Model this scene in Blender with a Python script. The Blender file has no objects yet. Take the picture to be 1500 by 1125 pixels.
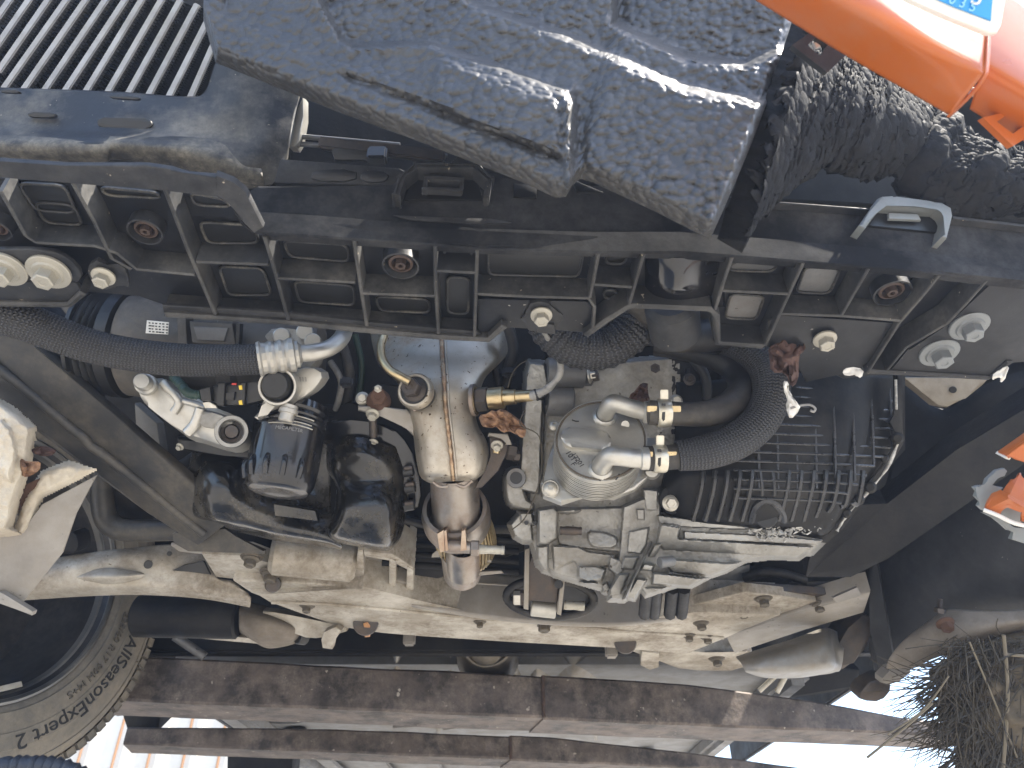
import bpy, bmesh, math, random
import numpy as np
from mathutils import Vector, Matrix, noise
random.seed(7)
S = bpy.context.scene
COL = S.collection
R = math.radians
# ------------------------------------------------------------------ camera, sky, sun, exposure
CAMP = Vector((0.0, 0.0, 1.05)); PITCH = R(35); FPX = 1112.0
cd = bpy.data.cameras.new('camera'); cam = bpy.data.objects.new('camera', cd); COL.objects.link(cam)
cam.location = CAMP; cam.rotation_euler = (R(90) + PITCH, 0, 0)
cd.sensor_width = 36; cd.lens = 36 * FPX / 1500; cd.clip_start = 0.02; cd.clip_end = 500
cd.dof.use_dof = True; cd.dof.focus_distance = 0.86; cd.dof.aperture_fstop = 14
S.camera = cam
SUN_EL, SUN_AZ = R(57), R(97)          # azimuth measured from +Y towards +X
world = bpy.data.worlds.new('World'); S.world = world; world.use_nodes = True
wn = world.node_tree.nodes; wl = world.node_tree.links
sky = wn.new('ShaderNodeTexSky'); sky.sky_type = 'NISHITA'; sky.sun_disc = False
sky.sun_elevation = SUN_EL; sky.sun_rotation = SUN_AZ
wl.new(sky.outputs[0], wn['Background'].inputs[0]); wn['Background'].inputs[1].default_value = 0.15
sd = bpy.data.lights.new('sun', 'SUN'); sd.energy = 5.0; sd.angle = R(0.5); sd.color = (1, .93, .82)
so = bpy.data.objects.new('sun', sd); COL.objects.link(so)
sv = Vector((math.sin(SUN_AZ) * math.cos(SUN_EL), math.cos(SUN_AZ) * math.cos(SUN_EL), math.sin(SUN_EL)))
so.rotation_euler = sv.to_track_quat('Z', 'Y').to_euler(); so.location = (0, 0, 8)
vs = S.view_settings; vs.view_transform = 'Standard'; vs.look = 'None'; vs.exposure = 1.9; vs.gamma = 1

# ------------------------------------------------------------------ points from the photograph
FW = Vector((0, math.cos(PITCH), math.sin(PITCH))); UP = Vector((0, -math.sin(PITCH), math.cos(PITCH))); RT = Vector((1, 0, 0))
def ray(x, y): return FW + RT * ((x - 750) / FPX) - UP * ((y - 562.5) / FPX)
def P(x, y, d): return CAMP + ray(x, y) * d
def H(x, y, h): r = ray(x, y); return CAMP + r * (h / r.z)
def ON(x, y, p0, n): r = ray(x, y); return CAMP + r * ((p0 - CAMP).dot(n) / r.dot(n))
def pts(l, d=None): return [P(q[0], q[1], q[2] if len(q) > 2 else d) for q in l]
def hpts(l, h): return [H(q[0], q[1], h) for q in l]
def PX(n, d): return n * d / FPX
def depth(p): return (p - CAMP).dot(FW)

# ------------------------------------------------------------------ object helpers
WM = {}
def link(name, data, parent=None, mat=None, M=None):
    o = bpy.data.objects.new(name, data); COL.objects.link(o)
    M = M or Matrix.Identity(4)
    if parent is not None:
        o.parent = parent; o.matrix_parent_inverse = WM[parent.name].inverted()
    o.matrix_basis = M; WM[o.name] = M.copy()
    if mat is not None and data is not None and not data.materials: data.materials.append(mat)
    return o
def tag(o, label=None, cat=None, group=None, kind=None):
    if label: o['label'] = label
    if cat: o['category'] = cat
    if group: o['group'] = group
    if kind: o['kind'] = kind
    return o
def empty(name, loc): return link(name, None, M=Matrix.Translation(loc))
def emit(name, bm, parent, mat, sharp=38, smooth=True, recalc=True):
    if recalc: bmesh.ops.recalc_face_normals(bm, faces=bm.faces[:])
    c = Vector()
    n = len(bm.verts)
    for v in bm.verts: c += v.co
    c /= max(n, 1)
    for v in bm.verts: v.co -= c
    me = bpy.data.meshes.new(name); bm.to_mesh(me); bm.free()
    if smooth:
        for p in me.polygons: p.use_smooth = True
        me.set_sharp_from_angle(angle=R(sharp))
    return link(name, me, parent, mat, Matrix.Translation(c))
def chaikin(l, n, closed=True):
    for _ in range(n):
        o = []
        m = len(l)
        for i in range(m if closed else m - 1):
            a, b = l[i], l[(i + 1) % m]
            o += [a.lerp(b, .25), a.lerp(b, .75)]
        l = o if closed else [l[0]] + o + [l[-1]]
    return l
def add_slab(bm, front, thick, dirv=None, bev=0.0):
    n = Vector()
    for i in range(len(front)):
        a, b = front[i], front[(i + 1) % len(front)]
        n += a.cross(b)
    n.normalize()
    if dirv is None:
        c = sum(front, Vector()) / len(front)
        dirv = n if n.dot(c - CAMP) > 0 else -n
    off = dirv.normalized() * thick
    t = bmesh.new()
    f = [t.verts.new(p) for p in front]; b = [t.verts.new(p + off) for p in front]
    k = len(f)
    ff = t.faces.new(f); t.faces.new(b[::-1])
    for i in range(k): t.faces.new((f[(i + 1) % k], f[i], b[i], b[(i + 1) % k]))
    if bev > 0:
        bmesh.ops.bevel(t, geom=list(ff.edges), offset=bev, segments=2, affect='EDGES', profile=.6, clamp_overlap=True)
    bmesh.ops.triangulate(t, faces=[q for q in t.faces if len(q.verts) > 4], ngon_method='EAR_CLIP')
    bmesh.ops.recalc_face_normals(t, faces=t.faces[:])
    merge(bm, t)
def merge(bm, t):
    me = bpy.data.meshes.new('tmp'); t.to_mesh(me); t.free(); bm.from_mesh(me); bpy.data.meshes.remove(me)
def slab(name, parent, mat, front, thick, dirv=None, bev=.002, ch=0, sharp=38):
    if ch: front = chaikin(front, ch)
    bm = bmesh.new(); add_slab(bm, front, thick, dirv, bev); return emit(name, bm, parent, mat, sharp)
def rpoly(l, r, n=3):
    o = []; m = len(l)
    for i in range(m):
        p, a, b = l[i], l[i - 1], l[(i + 1) % m]
        ra = min(r, (a - p).length * .45); rb = min(r, (b - p).length * .45)
        q0 = p + (a - p).normalized() * ra; q1 = p + (b - p).normalized() * rb
        for k in range(n + 1):
            t = k / n; o.append(q0 * (1 - t) ** 2 + p * 2 * t * (1 - t) + q1 * t * t)
    return o
def spline(l, n):
    o = []
    m = len(l)
    for i in range(m - 1):
        p0, p1, p2, p3 = l[max(i - 1, 0)], l[i], l[i + 1], l[min(i + 2, m - 1)]
        for k in range(n):
            t = k / n
            o.append(0.5 * (2 * p1 + (p2 - p0) * t + (2 * p0 - 5 * p1 + 4 * p2 - p3) * t * t + (3 * p1 - p0 - 3 * p2 + p3) * t ** 3))
    o.append(l[-1]); return o
def add_tube(bm, line, rad, seg=14, sub=6, caps=True, ribs=None):
    rads = rad if isinstance(rad, (list, tuple)) else [rad] * len(line)
    if sub > 1:
        c = spline(line, sub); rr = [v.x for v in spline([Vector((q, 0, 0)) for q in rads], sub)]
    else: c, rr = line, rads
    uvl = bm.loops.layers.uv.verify()
    rings = []; up = None; L = 0; Ls = []
    for i, p in enumerate(c):
        t = (c[min(i + 1, len(c) - 1)] - c[max(i - 1, 0)]).normalized()
        if up is None:
            up = Vector((0, 0, 1)) if abs(t.z) < .9 else Vector((1, 0, 0))
        up = (up - t * up.dot(t)).normalized(); sd_ = t.cross(up)
        if i: L += (p - c[i - 1]).length
        Ls.append(L)
        r = rr[i]
        if ribs: r *= 1 + ribs[1] * math.sin(L * ribs[0] * 2 * math.pi)
        rings.append([bm.verts.new(p + (up * math.cos(a) + sd_ * math.sin(a)) * r) for a in (2 * math.pi * k / seg for k in range(seg))])
    circ = 2 * math.pi * (sum(rr) / len(rr))
    for i in range(len(rings) - 1):
        for k in range(seg):
            f = bm.faces.new((rings[i][k], rings[i][(k + 1) % seg], rings[i + 1][(k + 1) % seg], rings[i + 1][k]))
            for l, (u, v) in zip(f.loops, ((k, i), (k + 1, i), (k + 1, i + 1), (k, i + 1))): l[uvl].uv = (u / seg, Ls[v] / circ)
    if caps:
        bm.faces.new(rings[0][::-1]); bm.faces.new(rings[-1])
def tube(name, parent, mat, line, rad, seg=14, sub=6, ribs=None, sharp=50):
    bm = bmesh.new(); add_tube(bm, line, rad, seg, sub, True, ribs); return emit(name, bm, parent, mat, sharp)
def add_lathe(bm, p0, p1, prof, seg=32, a0=0, a1=2 * math.pi, squash=None):
    ax = (p1 - p0); L = ax.length; ax.normalize()
    u = ax.orthogonal().normalized(); w = ax.cross(u)
    if squash: u = squash.normalized(); w = ax.cross(u)
    full = abs(a1 - a0 - 2 * math.pi) < 1e-6
    rings = []
    for t, r in prof:
        c = p0 + ax * (t * L)
        if r <= 1e-6: rings.append([bm.verts.new(c)]); continue
        n = seg if full else seg + 1
        rings.append([bm.verts.new(c + (u * math.cos(a) + w * math.sin(a)) * r) for a in (a0 + (a1 - a0) * k / seg for k in range(n))])
    for a, b in zip(rings[:-1], rings[1:]):
        n = max(len(a), len(b)); m = n if full else n - 1
        for k in range(m):
            k2 = (k + 1) % n
            if len(a) == 1 and len(b) == 1: continue
            if len(a) == 1: bm.faces.new((a[0], b[k2], b[k]))
            elif len(b) == 1: bm.faces.new((a[k], a[k2], b[0]))
            else: bm.faces.new((a[k], a[k2], b[k2], b[k]))
def lathe(name, parent, mat, p0, p1, prof, seg=36, sharp=35):
    bm = bmesh.new(); add_lathe(bm, p0, p1, prof, seg); return emit(name, bm, parent, mat, sharp)
def cyl(p0, p1, r, bev=.001):
    L = (p1 - p0).length; b = min(bev / L, .3)
    return [(0, 0), (0, r - bev), (b, r), (1 - b, r), (1, r - bev), (1, 0)]
def rod(name, parent, mat, p0, p1, r, seg=24, bev=.001): return lathe(name, parent, mat, p0, p1, cyl(p0, p1, r, bev), seg)
def add_patch(bm, rows, nu=5, nv=5, disp=None):
    g = [spline(r, nu) for r in rows]
    cols = [spline([g[i][j] for i in range(len(g))], nv) for j in range(len(g[0]))]
    uvl = bm.loops.layers.uv.verify()
    nj, ni = len(cols), len(cols[0])
    V = [[bm.verts.new(disp(cols[j][i]) if disp else cols[j][i]) for i in range(ni)] for j in range(nj)]
    for j in range(nj - 1):
        for i in range(ni - 1):
            f = bm.faces.new((V[j][i], V[j + 1][i], V[j + 1][i + 1], V[j][i + 1]))
            for l, (a, b) in zip(f.loops, ((j, i), (j + 1, i), (j + 1, i + 1), (j, i + 1))): l[uvl].uv = (a / (nj - 1), b / (ni - 1))
def patch(name, parent, mat, rows, nu=5, nv=5, thick=.003, disp=None, sharp=45):
    bm = bmesh.new(); add_patch(bm, rows, nu, nv, disp)
    bm.normal_update()
    s = Vector()
    for f in bm.faces: s += f.normal * f.calc_area()
    c = sum((v.co for v in bm.verts), Vector()) / len(bm.verts)
    if s.dot(c - CAMP) > 0: bmesh.ops.reverse_faces(bm, faces=bm.faces[:])
    o = emit(name, bm, parent, mat, sharp, recalc=False)
    if thick:
        m = o.modifiers.new('thickness', 'SOLIDIFY'); m.thickness = thick; m.offset = -1
    return o
def add_box(bm, c, ex, ey, ez, sx, sy, sz, bev=.001):
    t = bmesh.new(); bmesh.ops.create_cube(t, size=1)
    ex, ey, ez = ex.normalized(), ey.normalized(), ez.normalized()
    for v in t.verts: v.co = c + ex * v.co.x * sx + ey * v.co.y * sy + ez * v.co.z * sz
    if bev: bmesh.ops.bevel(t, geom=t.edges[:], offset=bev, segments=2, affect='EDGES', clamp_overlap=True)
    merge(bm, t)
X, Y, Z = Vector((1, 0, 0)), Vector((0, 1, 0)), Vector((0, 0, 1))
def box(name, parent, mat, c, sx, sy, sz, bev=.002, ex=X, ey=Y, ez=Z):
    bm = bmesh.new(); add_box(bm, c, ex, ey, ez, sx, sy, sz, bev); return emit(name, bm, parent, mat)
def ribbon(name, parent, mat, line, h0, h1, t=.003):
    """a thin wall standing between heights h0 and h1 along a pixel polyline"""
    b = [H(q[0], q[1], h0) for q in line]
    bm = bmesh.new()
    L, Rr = [], []
    for i, p in enumerate(b):
        d = (b[min(i + 1, len(b) - 1)] - b[max(i - 1, 0)]); d.z = 0; d.normalize()
        n = Vector((-d.y, d.x, 0)) * t / 2
        L.append(p + n); Rr.append(p - n)
    up = Vector((0, 0, h1 - h0)); v = []
    for a, c in zip(L, Rr): v.append([bm.verts.new(q) for q in (a, c, c + up, a + up)])
    for a, c in zip(v[:-1], v[1:]):
        for k in range(4): bm.faces.new((a[k], a[(k + 1) % 4], c[(k + 1) % 4], c[k]))
    bm.faces.new(v[0]); bm.faces.new(v[-1][::-1])
    bmesh.ops.recalc_face_normals(bm, faces=bm.faces[:])
    es = [e for e in bm.edges if abs(e.verts[0].co.z - e.verts[1].co.z) < 1e-4 and len(e.link_faces) == 2 and min(e.verts[0].co.z, e.verts[1].co.z) < CAMP.z + h0 + .001]
    bmesh.ops.bevel(bm, geom=es, offset=t * .3, segments=1, affect='EDGES')
    return emit(name, bm, parent, mat)
def frame_rotation(axis):
    return axis.to_track_quat('Z', 'Y').to_matrix().to_4x4()
# bolts: one shared mesh per kind, axis +Z points out of the surface
def bolt_mesh(kind):
    if kind in BM: return BM[kind]
    bm = bmesh.new(); o = Vector((0, 0, 0)); z = Vector((0, 0, 1))
    if kind == 'wide':
        add_lathe(bm, o, z, [(0, 1), (.12, 1), (.16, .96), (.2, .72), (.3, .66), (.32, 0)], 28)
        add_lathe(bm, o, z, [(.25, .5), (.8, .5), (.86, .44), (.86, .2), (.82, .17), (.82, 0)], 6)
    elif kind == 'flange':
        add_lathe(bm, o, z, [(0, 1), (.16, 1), (.3, .78), (.34, .7), (.34, 0)], 24)
        add_lathe(bm, o, z, [(.3, .68), (.95, .68), (1.04, .58), (1.04, .36), (.98, .32), (.98, 0)], 6)
    elif kind == 'hex':
        add_lathe(bm, o, z, [(0, 1), (.85, 1), (1, .86), (1, .45), (.94, .4), (.94, 0)], 6)
    elif kind == 'dome':
        add_lathe(bm, o, z, [(0, 1), (.2, 1), (.5, .8), (.66, .5), (.68, .34), (.45, .3), (.45, 0)], 24)
    elif kind == 'stud':
        pr = [(0, .5)]
        for i in range(12): pr += [(.1 + i * .2, .5), (.2 + i * .2, .42)]
        add_lathe(bm, o, z, pr + [(2.55, .45), (2.6, .3), (2.6, 0)], 14)
        add_lathe(bm, o, z, [(0, 1), (.8, 1), (.9, .86), (.9, .5)], 6)
    bmesh.ops.recalc_face_normals(bm, faces=bm.faces[:])
    me = bpy.data.meshes.new('bolt_' + kind); bm.to_mesh(me); bm.free()
    for p in me.polygons: p.use_smooth = True
    me.set_sharp_from_angle(angle=R(30)); BM[kind] = me
    return me
BM = {}; BMM = {}
def bolt(parent, mat, p, axis, r, kind='flange', spin=None, name='bolt'):
    key = (kind, mat.name)
    if key not in BMM:
        me = bolt_mesh(kind).copy(); me.materials.append(mat); BMM[key] = me
    M = Matrix.Translation(p) @ frame_rotation(axis.normalized()) @ Matrix.Rotation(random.random() * 6 if spin is None else spin, 4, 'Z') @ Matrix.Scale(r, 4)
    return link(name, BMM[key], parent, None, M)
def text_mesh(s, size, extrude=.0004, bevel=0):
    cu = bpy.data.curves.new('t', 'FONT'); cu.body = s; cu.size = size; cu.extrude = extrude; cu.align_x = 'CENTER'; cu.align_y = 'CENTER'
    o = bpy.data.objects.new('t', cu); COL.objects.link(o)
    dg = bpy.context.evaluated_depsgraph_get(); dg.update()
    me = bpy.data.meshes.new_from_object(o.evaluated_get(dg)); bpy.data.objects.remove(o)
    return me
def lettering(name, parent, mat, s, size, p, ex, ey, extrude=.0004, warp=None):
    me = text_mesh(s, size, extrude)
    ex = ex.normalized(); ey = (ey - ex * ey.dot(ex)).normalized(); ez = ex.cross(ey)
    c = p
    for v in me.vertices:
        q = warp(v.co) if warp else c + ex * v.co.x + ey * v.co.y + ez * v.co.z
        v.co = q - c
    me.materials.clear()
    return link(name, me, parent, mat, Matrix.Translation(c))

def npsd(Xg, Yg, poly):
    ins = np.zeros(Xg.shape, bool); best = np.full(Xg.shape, 1e9); n = len(poly)
    for i in range(n):
        x0, y0 = poly[i]; x1, y1 = poly[(i + 1) % n]
        dx, dy = x1 - x0, y1 - y0; q = dx * dx + dy * dy
        if q < 1e-9: continue
        t = np.clip(((Xg - x0) * dx + (Yg - y0) * dy) / q, 0, 1)
        best = np.minimum(best, np.hypot(Xg - x0 - dx * t, Yg - y0 - dy * t))
        if y1 != y0: ins ^= ((y0 > Yg) != (y1 > Yg)) & (Xg < (x1 - x0) * (Yg - y0) / (y1 - y0) + x0)
    return np.where(ins, best, -best)
def relief(name, parent, mat, x0, y0, x1, y1, step, base, feats, amp=.0006, nsc=120, sharp=50):
    """one continuous casting: each feature is (polygon, depth, border, gx, gy); the nearest surface wins"""
    xs = np.arange(x0, x1, step); ys = np.arange(y0, y1, step); Xg, Yg = np.meshgrid(xs, ys)
    Dg = np.full(Xg.shape, base); Mg = np.full(Xg.shape, -1e9)
    for poly, d, w, gx, gy in feats:
        sdv = npsd(Xg, Yg, poly); t = np.clip(sdv / w * .5 + .5, 0, 1); t = t * t * (3 - 2 * t)
        cx = sum(p[0] for p in poly) / len(poly); cy = sum(p[1] for p in poly) / len(poly)
        Dg = np.minimum(Dg, base * (1 - t) + (d + gx * (Xg - cx) + gy * (Yg - cy)) * t); Mg = np.maximum(Mg, sdv)
    keep = Mg > -3; idx = -np.ones(Xg.shape, int); vs = []
    for j in range(len(ys)):
        for i in range(len(xs)):
            if keep[j, i]:
                p = P(Xg[j, i], Yg[j, i], Dg[j, i]); e = amp * (noise.noise(p * nsc) + .6 * noise.noise(p * nsc * 3.1))
                idx[j, i] = len(vs); vs.append(p + FW * e)
    fs = []
    for j in range(len(ys) - 1):
        for i in range(len(xs) - 1):
            q = (idx[j, i], idx[j + 1, i], idx[j + 1, i + 1], idx[j, i + 1])
            if min(q) >= 0: fs.append(q)
    me = bpy.data.meshes.new(name); c = sum(vs, Vector()) / len(vs); me.from_pydata([v - c for v in vs], [], [tuple(int(k) for k in q) for q in fs])
    me.polygons.foreach_set('use_smooth', [True] * len(me.polygons)); me.set_sharp_from_angle(angle=R(sharp)); me.update()
    return link(name, me, parent, mat, Matrix.Translation(c))
# ------------------------------------------------------------------ materials
MT = {}
def mk(name, base, rough=.5, metal=0., var=None, vs_=12, vamt=.6, dust=None, damt=.4, ds_=6, dth=.5, bump=.15, bs=300, vor=None, spots=None, ss=120, sth=.68, coat=0, ani=None, spec=.5, droug=.85):
    m = bpy.data.materials.new(name); m.use_nodes = True; MT[name] = m
    nt = m.node_tree; N = nt.nodes; L = nt.links; b = N['Principled BSDF']
    b.inputs['Metallic'].default_value = metal; b.inputs['Specular IOR Level'].default_value = spec
    if coat: b.inputs['Coat Weight'].default_value = coat; b.inputs['Coat Roughness'].default_value = .06
    tc = N.new('ShaderNodeTexCoord')
    oi = N.new('ShaderNodeObjectInfo'); va = N.new('ShaderNodeVectorMath'); va.operation = 'ADD'
    L.new(tc.outputs['Object'], va.inputs[0]); L.new(oi.outputs['Location'], va.inputs[1])
    V = va.outputs[0]
    def noi(sc, det=6, ro=.6):
        n = N.new('ShaderNodeTexNoise'); n.inputs['Scale'].default_value = sc; n.inputs['Detail'].default_value = det; n.inputs['Roughness'].default_value = ro
        L.new(V, n.inputs['Vector']); return n.outputs['Fac']
    def rng(s, a, c, lo=0, hi=1):
        r = N.new('ShaderNodeMapRange'); r.inputs[1].default_value = a; r.inputs[2].default_value = c; r.inputs[3].default_value = lo; r.inputs[4].default_value = hi
        L.new(s, r.inputs[0]); return r.outputs[0]
    def mix(f, a, c):
        x = N.new('ShaderNodeMix'); x.data_type = 'RGBA'
        if isinstance(f, float): x.inputs[0].default_value = f
        else: L.new(f, x.inputs[0])
        for i, q in ((6, a), (7, c)):
            if isinstance(q, tuple): x.inputs[i].default_value = (*q, 1)
            else: L.new(q, x.inputs[i])
        return x.outputs[2]
    col = base; rs = None
    if var: col = mix(rng(noi(vs_, 8, .68), .40, .60, 0, vamt), col, var)
    ro = rng(noi(vs_ * 2.3, 5), .3, .7, max(rough - .1, .03), min(rough + .12, 1))
    if dust:
        f = rng(noi(ds_, 10, .72), dth - .07, dth + .11, 0, damt)
        f2 = rng(noi(ds_ * 14, 5, .7), .3, .62, .35, 1)
        mm = N.new('ShaderNodeMath'); mm.operation = 'MULTIPLY'; L.new(f, mm.inputs[0]); L.new(f2, mm.inputs[1])
        col = mix(mm.outputs[0], col, dust)
        x = N.new('ShaderNodeMix'); L.new(mm.outputs[0], x.inputs[0]); L.new(ro, x.inputs[2]); x.inputs[3].default_value = droug; ro = x.outputs[0]
        if metal:
            y = N.new('ShaderNodeMath'); y.operation = 'MULTIPLY_ADD'; L.new(mm.outputs[0], y.inputs[0]); y.inputs[1].default_value = -metal; y.inputs[2].default_value = metal; y.use_clamp = True
            L.new(y.outputs[0], b.inputs['Metallic'])
    if spots:
        col = mix(rng(noi(ss, 3, .5), sth, sth + .05), col, spots)
    if isinstance(col, tuple): b.inputs['Base Color'].default_value = (*col, 1)
    else: L.new(col, b.inputs['Base Color'])
    L.new(ro, b.inputs['Roughness'])
    if vor or bump:
        bp = N.new('ShaderNodeBump'); bp.inputs['Strength'].default_value = bump
        if vor:
            v = N.new('ShaderNodeTexVoronoi'); v.feature = 'SMOOTH_F1'; v.inputs['Smoothness'].default_value = .25; v.inputs['Scale'].default_value = vor
            wv = N.new('ShaderNodeMix'); wv.data_type = 'VECTOR'; wv.inputs[0].default_value = .012
            nn = N.new('ShaderNodeTexNoise'); nn.inputs['Scale'].default_value = 40; L.new(V, nn.inputs['Vector'])
            L.new(V, wv.inputs[4]); L.new(nn.outputs['Color'], wv.inputs[5]); L.new(wv.outputs[1], v.inputs['Vector'])
            L.new(rng(v.outputs['Distance'], 0, .75, 1, 0), bp.inputs['Height']); bp.inputs['Distance'].default_value = .004
        else:
            L.new(noi(bs, 6, .6), bp.inputs['Height']); bp.inputs['Distance'].default_value = .0015
        L.new(bp.outputs[0], b.inputs['Normal'])
    return m
def braid(name, base, hi, rough=.6, nu=20., nv=34.):
    m = mk(name, base, rough, bump=0); nt = m.node_tree; N = nt.nodes; L = nt.links; b = N['Principled BSDF']
    uv = N.new('ShaderNodeUVMap'); sp = N.new('ShaderNodeSeparateXYZ'); L.new(uv.outputs[0], sp.inputs[0])
    def ma(op, a, c=None, d=None):
        x = N.new('ShaderNodeMath'); x.operation = op
        for i, q in enumerate((a, c, d)):
            if q is None: continue
            if isinstance(q, (int, float)): x.inputs[i].default_value = q
            else: L.new(q, x.inputs[i])
        return x.outputs[0]
    tri = ma('PINGPONG', ma('MULTIPLY', sp.outputs[0], nu * 2), 1.0)
    ph = ma('ADD', ma('MULTIPLY', sp.outputs[1], nv * 2), ma('MULTIPLY', tri, .9))
    h = ma('PINGPONG', ph, 1.0)
    gr = ma('POWER', ma('MULTIPLY', ma('MULTIPLY', tri, ma('SUBTRACT', 1, tri)), 4), .5)
    hh = ma('MULTIPLY', h, gr)
    bp = N.new('ShaderNodeBump'); bp.inputs['Strength'].default_value = .9; bp.inputs['Distance'].default_value = .0012; L.new(hh, bp.inputs['Height']); L.new(bp.outputs[0], b.inputs['Normal'])
    x = N.new('ShaderNodeMix'); x.data_type = 'RGBA'; L.new(ma('POWER', hh, 2.5), x.inputs[0]); x.inputs[6].default_value = (*base, 1); x.inputs[7].default_value = (*hi, 1); L.new(x.outputs[2], b.inputs['Base Color'])
    return m
DUST = (.30, .26, .20)
PD = (.17, .165, .16)
plastic = mk('black_plastic', (.008, .0085, .010), .42, spec=.3, var=(.014, .015, .018), dust=PD, damt=.12, ds_=9, dth=.56, bump=.08, bs=500, spots=(.3, .28, .24), ss=170, sth=.73)
plastic_d = mk('dusty_plastic', (.012, .0125, .014), .48, spec=.35, var=(.024, .025, .027), dust=PD, damt=.28, ds_=7, dth=.5, bump=.1, bs=500, spots=(.35, .3, .22), ss=190, sth=.72)
worn_p = mk('worn_plastic', (.017, .0175, .0185), .48, spec=.4, var=(.034, .034, .034), vs_=16, dust=(.2, .19, .17), damt=.35, ds_=12, bump=.1, bs=500, spots=(.35, .3, .22), ss=190, sth=.72)
worn_e = mk('worn_edge', (.026, .026, .026), .5, spec=.4, var=(.02, .02, .02), vs_=25, dust=(.4, .36, .28), damt=.35, ds_=30, dth=.56, bump=.1)
sump_m = mk('sump_plastic', (.005, .0055, .007), .36, spec=.18, var=(.012, .012, .013), dust=(.1, .09, .07), damt=.2, bump=.15, bs=200)
fold_m = mk('scuffed_lit_fold', (.05, .047, .042), .5, spec=.4, var=(.02, .02, .021), vs_=18, vamt=.9, dust=(.30, .27, .21), damt=.7, ds_=16, dth=.5, bump=.2, bs=200)  # pale colour holds the scuffing and a painted highlight along the duct fold
srib_m = mk('sump_rib', (.018, .0185, .02), .3, var=(.05, .05, .05), vs_=40, bump=.1)
matt_p = mk('matt_plastic', (.011, .0115, .013), .8, spec=.08, var=(.02, .021, .023), dust=PD, damt=.25, bump=.1, bs=500)
rubber = mk('black_rubber', (.008, .008, .009), .5, spec=.4, dust=DUST, damt=.2, bump=.2, bs=700)
foam = mk('bead_foam', (.030, .0305, .0315), .42, var=(.048, .047, .045), vs_=30, dust=(.2, .18, .15), damt=.08, bump=.12, bs=500)
foam_t = mk('torn_foam', (.010, .0102, .011), .8, spec=.12, var=(.02, .0195, .019), vs_=90, bs=350, bump=.5)
paint = mk('orange_paint', (.42, .10, .014), .34, coat=.25, spec=.35, dust=DUST, damt=.25, bump=.03)
alu = mk('cast_aluminium', (.34, .335, .315), .48, .8, var=(.18, .175, .16), vs_=16, dust=(.16, .13, .09), damt=.55, ds_=11, dth=.5, bump=.25, bs=420, spots=(.05, .04, .03), ss=150, sth=.70)
alu_b = mk('bright_aluminium', (.52, .51, .47), .40, .9, var=(.42, .40, .36), vs_=20, dust=(.3, .25, .17), damt=.3, bump=.14, bs=420)
alu_g = mk('grey_aluminium', (.17, .172, .172), .5, .6, var=(.09, .092, .094), vs_=16, dust=(.12, .1, .08), damt=.5, ds_=11, bump=.25, bs=420, spots=(.04, .035, .03), ss=150, sth=.7)
sub_m = mk('dirty_subframe_aluminium', (.50, .465, .40), .55, .4, var=(.27, .235, .18), vs_=12, vamt=.85, dust=(.115, .085, .052), damt=.8, ds_=11, dth=.5, bump=.5, bs=240, spots=(.1, .07, .04), ss=260, sth=.70)
steel_s = mk('shield_steel', (.52, .475, .40), .44, .85, var=(.38, .34, .27), vs_=13, vamt=.75, dust=(.2, .12, .06), damt=.5, ds_=20, dth=.56, bump=.12, bs=90, spots=(.08, .05, .03), ss=210, sth=.66)
steel_h = mk('heat_tinted_steel', (.32, .295, .265), .38, .95, var=(.26, .21, .175), vs_=22, dust=(.16, .08, .035), damt=.5, ds_=20, bump=.15, bs=300)
steel = mk('zinc_steel', (.58, .56, .50), .38, .9, var=(.4, .37, .31), vs_=90, dust=(.2, .15, .09), damt=.4, ds_=60, bump=.1)
steel_d = mk('dark_steel', (.07, .066, .064), .42, .8, var=(.06, .05, .045), dust=(.14, .09, .05), damt=.4, ds_=40, bump=.15)
grey_s = mk('grey_sheet_steel', (.30, .28, .25), .5, .35, var=(.2, .18, .155), vs_=14, dust=(.2, .16, .1), damt=.4, bump=.12, spots=(.06, .05, .04), ss=120, sth=.7)
strut_m = mk('dusty_black_steel', (.02, .02, .02), .45, .1, var=(.036, .034, .031), vs_=10, dust=(.24, .2, .14), damt=.28, ds_=8, bump=.15)
gloss = mk('gloss_black_enamel', (.004, .004, .005), .2, coat=.3, dust=(.2, .17, .13), damt=.16, ds_=12, dth=.55, bump=.12, bs=60)
pan_m = mk('black_enamel_pan', (.006, .006, .006), .19, coat=.25, dust=(.2, .17, .12), damt=.42, ds_=10, dth=.52, bump=.15, bs=90)
rust = mk('rusty_steel', (.12, .097, .083), .6, .35, var=(.035, .03, .028), vs_=14, vamt=.95, dust=(.24, .20, .17), damt=.7, ds_=19, dth=.53, bump=.7, bs=130, spots=(.36, .32, .27), ss=75, sth=.69)
rust_r = mk('red_rust', (.13, .068, .042), .8, .2, var=(.06, .035, .026), vs_=60, bump=.5, bs=400)
brass = mk('brassy_steel', (.55, .44, .26), .36, 1., var=(.38, .29, .17), vs_=60, bump=.08)
white_m = mk('white_label', (.72, .70, .64), .5, dust=(.3, .25, .18), damt=.3, bump=0)
blue_m = mk('blue_print', (.03, .28, .62), .35, bump=0)
felt = mk('cream_felt', (.62, .56, .45), .95, var=(.42, .36, .27), vs_=14, dust=(.2, .13, .08), damt=.4, ds_=9, bump=.9, bs=260)
leaf_m = mk('dry_leaf', (.36, .21, .12), .8, var=(.13, .065, .035), vs_=90, vamt=.9, bump=.6, bs=220)
leaf_d = mk('dark_leaf', (.10, .055, .045), .8, var=(.05, .03, .025), vs_=50, bump=.6, bs=220)
tyre_m = mk('tyre_rubber', (.105, .095, .078), .75, var=(.14, .125, .10), dust=(.26, .22, .16), damt=.6, ds_=10, dth=.47, bump=.3, bs=300)
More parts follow.
